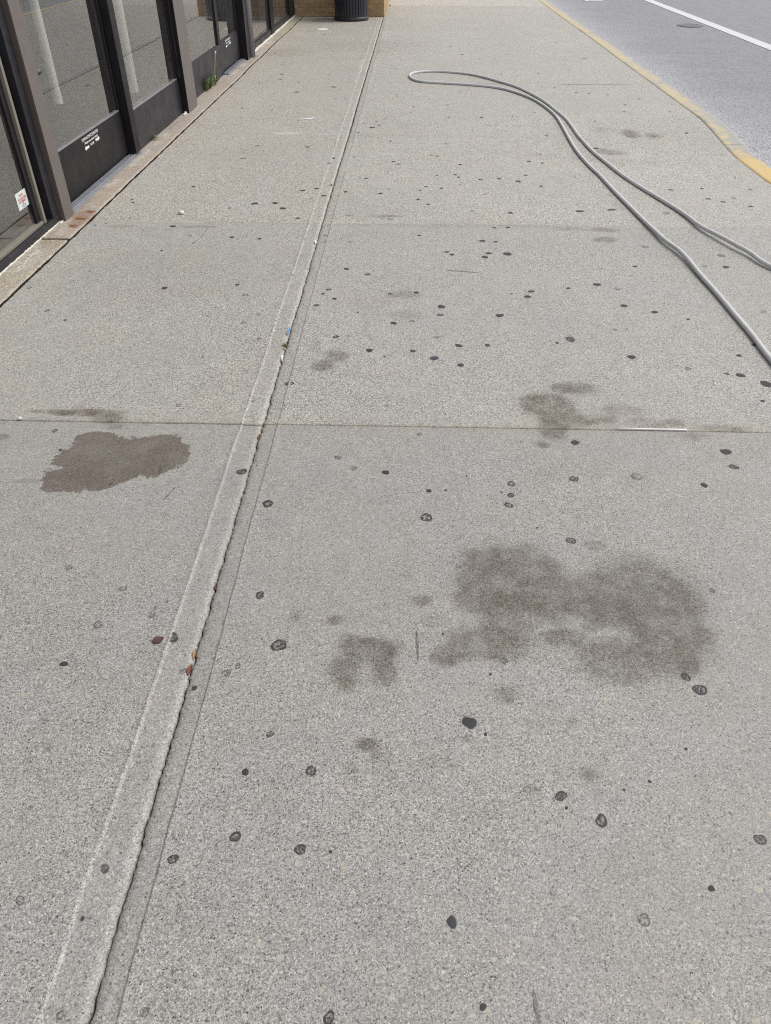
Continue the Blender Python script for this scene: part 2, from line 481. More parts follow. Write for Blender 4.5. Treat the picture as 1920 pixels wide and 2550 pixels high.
M['leaf_green'] = plain('leaf_green', (0.125, 0.165, 0.065), 0.5, 0.4, var=0.3, scale=60)
M['leaf_pale'] = plain('leaf_pale', (0.29, 0.36, 0.19), 0.5, 0.4, var=0.25, scale=60)
M['stem'] = plain('weed_stem', (0.26, 0.26, 0.17), 0.7, 0.3, var=0.3, scale=60)
M['seed'] = plain('seed_head', (0.50, 0.48, 0.40), 0.8, 0.2, var=0.2, scale=80)
M['maroon'] = plain('petal_maroon', (0.095, 0.040, 0.045), 0.5, 0.4, var=0.2, scale=90)
M['dry_tan'] = plain('dry_leaf_tan', (0.36, 0.22, 0.12), 0.65, 0.3, var=0.25, scale=120)
M['dry_red'] = plain('dry_leaf_red', (0.19, 0.075, 0.045), 0.65, 0.3, var=0.3, scale=120)
M['blue_film'] = plain('blue_film', (0.16, 0.36, 0.58), 0.4, 0.5, var=0.2, scale=150)
M['white_film'] = plain('white_scrap', (0.78, 0.80, 0.83), 0.5, 0.4, var=0.12, scale=150)
M['white_plastic'] = plain('white_plastic', (0.82, 0.81, 0.83), 0.4, 0.5, var=0.04)
M['pebble'] = plain('pebble', (0.62, 0.60, 0.56), 0.8, 0.3, var=0.2, scale=200)
M['cover'] = plain('iron_cover', (0.13, 0.138, 0.155), 0.6, 0.5, 0.0, var=0.3, scale=25)

# measured spots: gum (x, y, radius, type), stains (x, y, rx, ry, strength), hose path
GUM=[(0.533,1.777,0.0168,'r'),(0.173,1.089,0.0196,'s'),(0.21,1.057,0.0051,'s'),(0.744,1.247,0.0155,'r'),(0.769,1.206,0.0187,'r'),(0.276,1.286,0.0106,'f'),(0.236,1.24,0.004,'s'),(0.116,1.375,0.004,'s'),(0.911,1.567,0.0117,'f'),(0.604,1.04,0.0048,'f'),(0.684,1.031,0.004,'s'),(0.434,1.836,0.004,'s'),(-0.82,1.521,0.0121,'f'),(-0.706,1.418,0.0117,'f'),(-0.704,1.447,0.0066,'f'),(-0.629,1.342,0.0189,'r'),(-0.891,1.239,0.0109,'s'),(-0.847,1.379,0.0154,'f'),(-1.013,1.605,0.0139,'f'),(-0.57,1.227,0.0108,'f'),(-0.528,1.173,0.0082,'s'),(-0.413,1.507,0.0174,'r'),(-0.331,1.32,0.0249,'r'),(-0.455,1.222,0.0144,'f'),(-0.429,1.246,0.0097,'f'),(-0.312,1.041,0.0111,'r'),(-0.354,0.938,0.0096,'s'),(-0.833,0.984,0.0076,'f'),(-0.588,1.004,0.0055,'f'),(-0.677,1.471,0.0053,'f'),(-0.287,0.917,0.0053,'f'),(-0.608,0.709,0.0115,'r'),(-0.47,0.732,0.0125,'r'),(-0.348,0.784,0.0138,'r'),(-0.205,0.761,0.0136,'r'),(-0.757,0.639,0.012,'f'),(-0.601,0.445,0.0099,'f'),(-0.451,0.454,0.0091,'f'),(-0.62,0.61,0.004,'s'),(-0.416,0.52,0.0052,'f'),(-0.816,0.834,0.0061,'f'),(-0.202,0.946,0.0146,'r'),(0.368,0.901,0.0158,'r'),(0.448,0.845,0.0178,'r'),(0.781,0.813,0.0135,'r'),(0.112,0.625,0.0116,'s'),(0.492,0.641,0.0152,'f'),(0.514,0.92,0.004,'s'),(0.376,0.873,0.0044,'s'),(0.644,0.706,0.0069,'s'),(-0.116,0.455,0.0126,'r'),(0.163,0.481,0.0071,'s'),(0.707,0.56,0.0053,'f'),(-0.14,0.758,0.004,'s'),(0.577,0.943,0.004,'s'),(0.239,2.934,0.0153,'s'),(1.228,2.931,0.0152,'f'),(1.381,2.891,0.0132,'r'),(1.436,2.88,0.0192,'s'),(1.52,2.808,0.0265,'s'),(1.454,2.666,0.0102,'s'),(-0.077,2.583,0.0124,'f'),(0.639,2.337,0.0157,'s'),(1.185,2.293,0.0206,'s'),(1.182,2.198,0.0181,'r'),(1.043,2.084,0.0146,'s'),(0.597,2.107,0.0187,'r'),(0.819,2.127,0.0222,'f'),(0.374,2.071,0.0185,'r'),(0.366,2.007,0.0153,'r'),(0.353,1.952,0.016,'r'),(0.087,2.023,0.0106,'s'),(0.144,2.027,0.0048,'s'),(-0.065,2.125,0.0139,'s'),(-0.181,2.147,0.015,'f'),(-0.243,2.213,0.0128,'f'),(0.077,1.878,0.0221,'r'),(0.057,2.376,0.0133,'f'),(0.221,2.112,0.004,'s'),(0.335,2.022,0.004,'s'),(-0.491,2.749,0.0213,'r'),(-0.693,2.851,0.0099,'f'),(-0.62,2.606,0.0112,'f'),(-0.914,2.557,0.0148,'f'),(-1.2,2.623,0.0056,'f'),(-1.342,2.357,0.0141,'r'),(-0.577,2.118,0.0196,'r'),(-0.456,1.934,0.0191,'r'),(-0.53,2.156,0.0049,'s'),(-0.507,1.843,0.018,'f'),(-1.02,2.028,0.0112,'f'),(-1.273,2.23,0.0068,'s'),(-0.721,4.899,0.0169,'s'),(0.065,4.599,0.0133,'s'),(0.538,4.753,0.0136,'s'),(0.624,4.761,0.0137,'s'),(0.445,4.514,0.0192,'s'),(0.524,4.501,0.0139,'s'),(0.224,4.322,0.0186,'r'),(0.253,4.28,0.0151,'s'),(0.441,4.245,0.02,'s'),(0.467,4.306,0.0185,'s'),(0.576,4.3,0.0252,'s'),(-0.343,4.039,0.0177,'s'),(-0.22,3.963,0.0174,'r'),(-0.416,3.749,0.0152,'r'),(-0.44,3.692,0.0105,'s'),(-0.375,3.631,0.0149,'s'),(-0.459,3.546,0.0146,'r'),(-0.245,3.469,0.0072,'s'),(-0.09,3.703,0.012,'s'),(0.046,3.722,0.0151,'s'),(0.172,3.548,0.0218,'s'),(0.164,3.451,0.0186,'r'),(-0.064,3.349,0.0168,'s'),(0.024,3.374,0.0141,'f'),(0.456,3.454,0.0228,'s'),(0.648,3.756,0.0182,'s'),(0.621,3.687,0.0194,'s'),(0.542,3.722,0.0075,'s'),(0.848,3.804,0.0138,'s'),(1.01,3.859,0.0201,'s'),(1.106,3.804,0.0214,'f'),(1.093,3.587,0.0175,'s'),(1.229,3.515,0.0187,'s'),(1.371,3.436,0.0099,'s'),(0.761,3.203,0.0296,'r'),(0.695,3.163,0.0093,'s'),(0.239,3.122,0.0186,'s'),(0.371,3.129,0.0146,'s'),(-0.168,3.061,0.0197,'s'),(0.029,3.061,0.0144,'s'),(0.125,2.995,0.0232,'s'),(-0.331,3.194,0.0162,'r'),(-0.274,3.205,0.0122,'f'),(0.14,3.202,0.0135,'f'),(-0.098,3.007,0.0065,'s'),(1.006,3.033,0.0207,'s'),(0.99,3.305,0.0138,'f'),(1.047,3.32,0.0055,'s'),(1.271,4.124,0.0146,'s'),(1.664,4.14,0.0162,'f'),(1.777,4.131,0.021,'s'),(1.81,4.31,0.0251,'f'),(1.401,4.44,0.024,'f'),(1.771,3.539,0.0201,'f'),(1.599,3.17,0.0186,'s'),(1.49,3.062,0.0143,'s'),(1.361,5.155,0.0209,'s'),(1.132,5.105,0.0276,'s'),(1.698,5.086,0.0275,'f'),(0.669,5.054,0.0206,'s'),(0.422,5.083,0.0207,'f'),(2.328,5.298,0.0189,'s'),(0.126,5.217,0.0165,'r'),(-0.121,4.9,0.0224,'f'),(-0.397,4.968,0.0227,'f'),(0.394,6.238,0.0167,'s'),(0.217,6.489,0.0173,'s'),(0.172,6.516,0.0108,'s'),(0.877,5.995,0.0161,'s'),(0.665,5.869,0.0178,'s'),(0.799,5.815,0.0236,'s'),(0.343,5.948,0.0161,'s'),(0.364,5.883,0.0159,'s'),(0.522,5.83,0.0197,'s'),(0.204,5.926,0.012,'s'),(0.952,6.416,0.0213,'s'),(1.055,6.392,0.017,'s'),(1.078,6.672,0.011,'s'),(1.216,7.304,0.0166,'s'),(0.117,5.635,0.0135,'s'),(0.077,5.542,0.0133,'s'),(0.228,5.595,0.0153,'s'),(0.06,5.327,0.0147,'s'),(0.528,5.46,0.0131,'f'),(0.367,5.682,0.0135,'f'),(0.956,5.706,0.0155,'s'),(1.339,5.148,0.0178,'s'),(1.918,5.775,0.0214,'s'),(2.175,5.858,0.0177,'s'),(2.182,5.424,0.0203,'s'),(2.109,5.509,0.0206,'s'),(2.303,5.557,0.0169,'s'),(2.537,5.863,0.0197,'s'),(2.557,6.247,0.0145,'s'),(2.56,8.263,0.0158,'s'),(2.525,7.526,0.0194,'s'),(2.21,7.429,0.036,'f'),(2.19,8.585,0.0191,'s'),(2.11,8.249,0.0184,'s'),(2.404,8.901,0.0169,'s'),(1.744,7.84,0.0151,'s'),(1.216,8.18,0.0131,'s'),(0.981,8.011,0.0155,'s'),(0.677,7.952,0.0231,'s'),(0.363,7.943,0.0154,'s'),(0.372,8.517,0.0136,'s'),(0.65,9.114,0.0144,'s'),(2.119,9.11,0.0201,'s'),(1.929,9.179,0.0174,'s'),(1.805,9.251,0.0204,'s'),(1.605,9.505,0.0209,'s'),(1.54,10.448,0.0163,'s'),(1.261,10.237,0.016,'s'),(1.085,10.355,0.0162,'s'),(-0.007,8.163,0.0158,'s'),(0.025,8.43,0.0162,'s'),(0.56,7.421,0.0121,'s'),(-1.49,4.718,0.019,'s'),(-1.285,3.74,0.0191,'s'),(-1.759,3.96,0.0067,'s'),(-1.999,3.721,0.0159,'f'),(-1.447,4.287,0.0088,'s'),(-1.561,5.58,0.0157,'s'),(-1.911,5.254,0.0125,'s'),(-1.886,5.195,0.0123,'s'),(-1.929,4.756,0.0069,'s'),(-1.343,4.553,0.0148,'f'),(-1.988,4.724,0.0076,'s'),(-1.548,3.884,0.0098,'f'),(-1.797,3.443,0.018,'f'),(-1.666,3.335,0.0088,'s'),(-1.811,4.878,0.0059,'s'),(-1.052,5.199,0.0236,'s'),(-0.914,5.214,0.0237,'s'),(-0.847,5.099,0.0232,'s'),(-1.079,4.529,0.0177,'s'),(-0.906,4.509,0.0147,'s'),(-0.633,4.517,0.0176,'f'),(-0.908,3.796,0.0129,'s'),(-0.633,3.942,0.0066,'s'),(-0.84,3.664,0.02,'f'),(-0.736,3.428,0.0143,'f'),(-0.791,3.334,0.0163,'f'),(-0.688,3.167,0.0135,'f'),(-0.508,4.585,0.0178,'f'),(-0.497,4.474,0.0174,'f'),(-0.352,4.476,0.0174,'f'),(-1.203,5.094,0.0116,'s'),(-1.702,8.306,0.0175,'s'),(-1.388,8.214,0.0139,'s'),(-0.868,6.755,0.0195,'s'),(-0.619,6.412,0.0187,'s'),(-0.64,6.245,0.0164,'s'),(-1.302,6.784,0.0196,'f'),(-1.338,6.369,0.0279,'f'),(-0.554,5.659,0.0151,'s'),(-0.668,5.559,0.0187,'s'),(-0.76,5.509,0.0206,'s'),(-0.68,5.326,0.018,'f'),(-0.6,5.399,0.0223,'s'),(-0.454,5.491,0.0164,'s'),(-0.203,5.457,0.0204,'s'),(-0.148,5.559,0.0166,'f'),(-0.356,7.483,0.0319,'s'),(-0.293,7.587,0.0193,'s'),(-0.326,7.727,0.0164,'s'),(-0.44,7.651,0.0195,'f'),(-0.249,7.884,0.0222,'f'),(-0.175,6.978,0.015,'s'),(-0.131,6.31,0.0165,'s'),(-0.087,6.239,0.0182,'s'),(-0.473,7.29,0.0135,'s'),(-0.803,8.8,0.0147,'s'),(-0.696,8.804,0.0147,'s'),(-1.491,9.054,0.0226,'f'),(-1.577,10.271,0.0211,'s'),(-1.545,9.936,0.0205,'s'),(-1.764,9.71,0.0147,'s'),(-1.311,9.754,0.0134,'s'),(-0.324,5.828,0.0155,'s'),(-0.457,6.432,0.0168,'f'),(-1.694,14.364,0.0171,'s'),(-1.409,13.991,0.025,'s'),(-1.679,10.986,0.0179,'s'),(-1.914,11.971,0.0169,'s'),(-1.124,12.172,0.0122,'s'),(-1.016,10.314,0.0127,'s'),(-0.245,9.755,0.014,'s'),(-0.156,9.067,0.0132,'s'),(-0.252,13,0.0156,'s'),(-0.27,11.929,0.0144,'s'),(0.53,9.24,0.024,'f'),(0.69,11.95,0.028,'s'),(-0.88,9.48,0.034,'s'),(0.55,12.72,0.024,'s'),(-1.26,9.17,0.033,'s'),(1.1,15.02,0.019,'f'),(1.6,6.99,0.031,'s'),(1.32,11.94,0.032,'f'),(-0.01,15.56,0.03,'f'),(2.31,11.61,0.032,'s'),(0.3,6.91,0.022,'f'),(0.9,11.52,0.023,'f'),(0.66,16.08,0.027,'s'),(2.16,13.22,0.029,'s'),(2.56,16.35,0.029,'s'),(-0.46,14.53,0.027,'f'),(1.3,13.04,0.021,'f')]
OIL=[(0.323,1.629,0.165,0.118,0.5),(0.245,1.52,0.114,0.09,0.45),(0.377,1.505,0.1,0.075,0.45),(0.232,1.344,0.132,0.069,0.48),(0.124,1.301,0.047,0.043,0.46),(0.277,1.422,0.078,0.052,0.35),(0.315,1.414,0.078,0.052,0.3),(0.468,1.536,0.074,0.073,0.42),(0.43,1.453,0.066,0.045,0.3),(0.702,1.534,0.182,0.179,0.5),(0.741,1.402,0.122,0.142,0.5),(0.578,1.291,0.135,0.08,0.45),(0.564,1.511,0.1,0.104,0.48),(0.744,1.296,0.061,0.057,0.4),(0.528,1.421,0.036,0.028,0.35),(0.588,1.565,0.044,0.027,0.2),(0.443,1.371,0.07,0.037,0.4),(-0.088,1.315,0.088,0.052,0.48),(-0.149,1.242,0.049,0.064,0.48),(-0.04,1.241,0.04,0.058,0.46),(-0.135,1.179,0.028,0.015,0.25),(0.054,1.501,0.032,0.026,0.45),(-0.181,1.416,0.026,0.023,0.4),(-0.296,1.421,0.02,0.019,0.35),(0.082,1.416,0.039,0.024,0.25),(-0.074,1.021,0.033,0.022,0.42),(-0.047,0.988,0.02,0.017,0.4),(-0.108,0.955,0.017,0.024,0.25),(0.267,1.177,0.035,0.029,0.38),(0.279,1.776,0.032,0.022,0.25),(0.603,1.753,0.038,0.027,0.35),(0.002,1.595,0.028,0.018,0.25),(0.091,0.974,0.041,0.017,0.25),(0.305,0.916,0.025,0.01,0.38),(0.443,0.955,0.026,0.018,0.4),(0.165,1.045,0.018,0.013,0.35),(0.247,1.022,0.017,0.01,0.2),(0.43,1.099,0.023,0.014,0.25),(0.327,1.093,0.025,0.013,0.2),(0.703,2.748,0.101,0.063,0.5),(0.565,2.617,0.109,0.103,0.5),(0.623,2.544,0.083,0.064,0.45),(0.564,2.451,0.065,0.094,0.48),(0.632,2.486,0.109,0.055,0.42),(0.753,2.507,0.109,0.042,0.34),(0.98,2.48,0.108,0.035,0.3),(0.514,2.315,0.028,0.025,0.4),(0.859,2.58,0.083,0.051,0.33),(0.913,2.512,0.033,0.021,0.4),(1.055,2.493,0.047,0.032,0.4),(1.231,2.455,0.107,0.031,0.33),(1.101,2.402,0.056,0.034,0.33),(0.748,2.483,0.126,0.034,0.2),(-0.323,2.998,0.054,0.058,0.45),(-0.371,2.909,0.053,0.055,0.45),(-0.026,3.695,0.108,0.06,0.3),(0,3.447,0.103,0.065,0.22),(-0.177,3.58,0.106,0.086,0.15),(0.776,3.192,0.021,0.039,0.3),(1.695,6.902,0.134,0.115,0.4),(1.999,7.475,0.093,0.132,0.5),(1.773,7.56,0.094,0.115,0.3),(2.192,7.426,0.075,0.094,0.4),(1.217,4.73,0.092,0.044,0.4),(1.202,4.554,0.084,0.05,0.45),(1.003,4.741,0.13,0.044,0.28),(-0.148,4.957,0.127,0.028,0.4),(-1.325,4.721,0.146,0.027,0.3),(-1.824,4.714,0.117,0.027,0.25),(0.341,4.79,0.967,0.044,0.16),(1.573,6.635,0.952,0.092,0.14),(0.051,7.166,0.695,0.069,0.1),(0.777,4.777,0.584,0.036,0.14),(-1.264,2.5,0.157,0.033,0.45),(-1.394,2.499,0.129,0.019,0.35),(-1.179,2.457,0.077,0.039,0.45),(-1.133,2.398,0.05,0.028,0.35),(-1.533,2.304,0.032,0.031,0.4),(-1.315,2.033,0.042,0.017,0.3),(-1.436,2.439,0.109,0.018,0.2),(0.257,1.502,0.535,0.262,0.07),(-1.461,3.875,0.503,0.406,0.08),(-0.753,12.682,0.949,0.569,0.12),(-1.763,12.105,0.391,0.44,0.2)]
WET=[(-0.922,2.207,0.122,0.144),(-1.018,2.183,0.135,0.14),(-1.132,2.194,0.132,0.142),(-1.174,2.051,0.097,0.08),(-1.17,2.306,0.084,0.046),(-1.208,2.01,0.058,0.039),(-1.057,2.068,0.09,0.069)]
HOSE=[(1.608,3.014),(1.612,3.233),(1.605,3.49),(1.6,3.749),(1.587,3.974),(1.581,4.204),(1.562,4.363),(1.531,4.492),(1.515,4.689),(1.493,4.944),(1.472,5.371),(1.463,5.776),(1.457,6.075),(1.426,6.365),(1.405,6.755),(1.401,7.187),(1.4,7.623),(1.391,8.056),(1.34,8.476),(1.27,8.817),(1.142,9.143),(0.974,9.409),(0.737,9.564),(0.491,9.653),(0.265,9.716),(0.1,9.782),(0.01,9.925),(-0.028,10.148),(-0.005,10.32),(0.09,10.434),(0.281,10.488),(0.469,10.43),(0.679,10.309),(0.851,10.1),(1.009,9.811),(1.178,9.483),(1.3,9.06),(1.386,8.646),(1.436,8.211),(1.481,7.813),(1.495,7.402),(1.52,7.092),(1.552,6.759),(1.598,6.439),(1.639,6.143),(1.678,5.87),(1.714,5.616),(1.758,5.305),(1.798,5.021),(1.82,4.761),(1.866,4.6),(1.916,4.429),(1.969,4.286),(2.009,4.1)]

# ------------------------------------------------------------------ the lie of the ground
CRACK_X, EDGE_X, KERB_X, KERB_W = -0.552, -2.052, 2.770, 0.19
ROWS = [-4.80, -2.40, 0.02, 2.433, 4.803, 7.215, 9.785, 12.20, 14.60, 18.70, 23.5, 28.3, 60.0]

def zdip(x, y):
    """the pavement sags towards a low spot at the kerb"""
    x = np.asarray(x, float); y = np.asarray(y, float)
    fy = sstep(4.85, 6.3, y) * (1 - sstep(6.75, 8.1, y))
    return -0.085 * fy * sstep(0.3, 2.6, x)

def wander(y):
    y = np.asarray(y, float)
    return 0.0030 * N1(y, 1.3) + 0.0012 * N2(y, 9.0) + 0.0022 * N3(y, 42.0) + 0.0018 * N1(y, 105.0)
def gapw(y):
    y = np.asarray(y, float)
    return 0.0008 + 0.0012 * np.abs(N3(y, 3.1)) + 0.0014 * np.abs(N1(y, 31.0)) + 0.0035 * sstep(4.0, 8.5, y)

def roundover(d, r, depth):
    t = np.clip(1 - d / r, 0, 1)
    return -depth * (1 - np.sqrt(np.maximum(1 - t * t, 0)))

def fill(a, b, step, fine=()):
    """grid line positions from a to b; fine = [(centre, half width, step)]"""
    out = [a]; x = a
    while x < b - 1e-9:
        s = step
        for c, hw, fs in fine:
            if c - hw <= x + 1e-9 < c + hw: s = min(s, fs)
            elif x < c - hw < x + s: s = c - hw - x
        x = min(x + max(s, 1e-4), b)
        out.append(x)
    return np.array(out)

def grid_mesh(name, X, Y, Z, attrs, skirt=0.05):
    """X, Y, Z: (ny, nx) arrays; skirt hangs the rim down so that a slab has thickness"""
    ny, nx = X.shape
    top = np.stack([X, Y, Z], -1).reshape(-1, 3)
    idx = np.arange(ny * nx).reshape(ny, nx)
    q = np.stack([idx[:-1, :-1], idx[:-1, 1:], idx[1:, 1:], idx[1:, :-1]], -1).reshape(-1, 4)
    rim = np.concatenate([idx[0, :-1], idx[:-1, -1], idx[-1, :0:-1], idx[:0:-1, 0]])
    low = top[rim].copy(); low[:, 2] -= skirt
    n = len(top); k = len(rim)
    j = np.arange(k); j2 = (j + 1) % k
    sq = np.stack([n + j, n + k + j, n + k + j2, n + j2], -1)      # the rim has its own vertices so that the edge stays crisp
    V = np.concatenate([top, top[rim], low]); F = np.concatenate([q, sq])
    me = bpy.data.meshes.new(name)
    me.vertices.add(len(V)); me.vertices.foreach_set('co', V.astype(np.float32).ravel())
    me.loops.add(F.size); me.loops.foreach_set('vertex_index', F.astype(np.int32).ravel())
    me.polygons.add(len(F))
    me.polygons.foreach_set('loop_start', np.arange(0, F.size, 4, dtype=np.int32))
    me.polygons.foreach_set('loop_total', np.full(len(F), 4, np.int32))
    sm = np.ones(len(F), bool); sm[len(q):] = False
    me.polygons.foreach_set('use_smooth', sm)
    for an, A in attrs.items():
        at = me.attributes.new(an, 'FLOAT', 'POINT')
        full = np.concatenate([A.reshape(-1), A.reshape(-1)[rim], A.reshape(-1)[rim]]).astype(np.float32)
        at.data.foreach_set('value', full)
    me.update(calc_edges=True)
    me.validate()
    return me

def ell_field(X, Y, items, soft=True):
    F = np.zeros_like(X)
    dx = 0.034 * fbm(X, Y, 11, 5) ; dy = 0.034 * fbm(X + 9, Y + 4, 11, 5)
    for it in items:
        cx, cy, rx, ry = it[:4]; s = it[4] if len(it) > 4 else 1.0
        m = (np.abs(X - cx) < 2.2 * rx + 0.1) & (np.abs(Y - cy) < 2.2 * ry + 0.1)
        if not m.any(): continue
        ax = dx * min(1.0, rx / 0.10); ay = dy * min(1.0, ry / 0.10)
        d = np.sqrt(((X - cx + ax) / rx) ** 2 + ((Y - cy + ay) / ry) ** 2)
        if soft:
            v = s * (1 - sstep(0.60, 1.38, d)) * (0.9 + 0.25 * fbm(X + 2, Y + 6, 9))
            F = np.where(m, np.maximum(F, v) + 0.25 * np.minimum(F, v), F)
        else:
            v = np.clip(1.0 - d * 0.5, 0, 1)       # 0.5 on the outline
            F = np.maximum(F, v)
    return F

# ------------------------------------------------------------------ ground, road, kerb
g = tag(MB().box(-60, 300, -60, 400, -0.9, -0.30).build('ground', M['ground']), kind='structure')

def road_z(x, y):
    return -0.105 + 0.006 * (x - 2.9) + zdip(2.6, y) * 0.9 * (1 - sstep(3.0, 4.6, x))
xs = fill(KERB_X + KERB_W - 0.06, 11.2, 0.25, [(3.3, 0.6, 0.05)])
ys = fill(-12, 150, 1.5, [(9, 6, 0.1), (20, 5, 0.4)])
X, Y = np.meshgrid(xs, ys)
edge = np.clip(1.15 * np.exp(-np.maximum(X - 2.95, 0) / (0.42 + 0.25 * fbm(X, Y, 1.3))), 0, 1)
road = tag(link('road', grid_mesh('road', X, Y, road_z(X, Y), {'edge': edge}, 0.25), M['asphalt']), kind='structure')

def paint_strip(name, pts, parent):
    """a closed outline of paint laid 4 mm over the road"""
    v = [(x, y, float(road_z(x, y)) + 0.006) for x, y in pts]
    n = len(v)
    v += [(x, y, z - 0.004) for x, y, z in v]
    f = [tuple(range(n))] + [(i, n + i, n + (i + 1) % n, (i + 1) % n) for i in range(n)]
    return link(name, mesh_from(name, v, f), M['paint'], parent)
lane = [(5.385 + 0.006 * N1(y, 3.0), y) for y in np.arange(3.0, 70, 0.5)]
lane_r = [(5.600 + 0.006 * N2(y, 3.0), y) for y in np.arange(3.0, 70, 0.5)]
mb = MB()
for a, b in zip(lane, lane_r):
    mb.v += [(float(a[0]), a[1], float(road_z(a[0], a[1])) + 0.005), (float(b[0]), b[1], float(road_z(b[0], b[1])) + 0.005)]
for i in range(len(lane) - 1): mb.f.append((2 * i, 2 * i + 1, 2 * i + 3, 2 * i + 2))
mb.build('lane_line', M['paint'], road)
paint_strip('road_marking', [(4.02, 20.93), (4.43, 21.05), (4.43, 21.17), (4.10, 21.08)], road)
paint_strip('road_marking', [(4.02, 20.93), (4.10, 21.08), (3.90, 24.6), (3.80, 24.6)], road)
paint_strip('road_marking', [(4.13, 21.32), (4.44, 21.40), (4.44, 24.4), (4.03, 24.4)], road)

mc = MB()
mc.lathe([(0.30, -0.03), (0.30, 0.002), (0.275, 0.003), (0.265, -0.001), (0.20, -0.001), (0.19, 0.003), (0.10, 0.003), (0.09, -0.001), (0.0, -0.001)], 0, 0, 40)
cov = mc.build('manhole_cover', M['cover'])
cov.scale = (0.72, 0.95, 1.0)
cov.location = (5.06, 16.25, float(road_z(5.06, 16.25)) + 0.006)
tag(cov, 'dark round manhole cover in the road beside the white lane line', 'manhole cover')

far_walk = tag(MB().box(11.15, 15.0, -12, 150, -0.29, 0.02).build('far_pavement', M['far_walk']), kind='structure')
far_kerb = tag(MB().box(10.98, 11.13, -12, 150, -0.29, 0.022).build('far_kerb', M['far_walk']), kind='structure')

kerb = tag(MB().box(KERB_X - 0.02, KERB_X + KERB_W - 0.02, -4.8, 60, -0.29, -0.13).build('kerb', M['bed']), kind='structure')
for i in range(len(ROWS) - 1):
    y0, y1 = ROWS[i] + 0.004, ROWS[i + 1] - 0.004
    if y0 > 28.4: continue
    step = 0.03 if 4 < y0 < 11 else 0.1
    ys = fill(y0, y1, step, [(y0, 0.012, 0.003), (y1 - 0.012, 0.012, 0.003)])
    xs = np.concatenate([[KERB_X + 0.005], np.linspace(KERB_X + 0.012, KERB_X + KERB_W - 0.03, 8), np.linspace(KERB_X + KERB_W - 0.025, KERB_X + KERB_W, 7)])
    X, Y = np.meshgrid(xs, ys)
    wob = 0.010 * N1(Y, 0.7) + 0.004 * N2(Y, 4.0)
    d_out = KERB_X + KERB_W - X
    Z = zdip(2.7, Y) + 0.003 + roundover(X - KERB_X - 0.005, 0.008, 0.006) + roundover(d_out, 0.028, 0.026)
    Z += roundover(Y - y0, 0.008, 0.006) + roundover(y1 - Y, 0.008, 0.006) + 0.002 * NN(X * 3, Y, 2.0)
    u = (X - KERB_X) / KERB_W
    wear = 0.26 + 0.38 * sstep(0.50, 1.0, u) + 0.42 * sstep(6.75, 7.05, Y) * (1 - sstep(7.9, 9.0, Y)) * (0.4 + 0.6 * u) + 0.13 * sstep(7.5, 10, Y)
    wear = np.where(Y < 6.8, wear - 0.16, wear) + 0.22 * fbm(X * 2.0, Y, 3.0) + 0.16 * fbm(X + 7, Y, 13.0)
    link('kerb_stone', grid_mesh('kerb_stone', X + wob * 0.6, Y, Z, {'wear': wear, 'fresh': 1 - sstep(6.7, 7.3, Y)}, 0.22), M['kerb'], kerb)

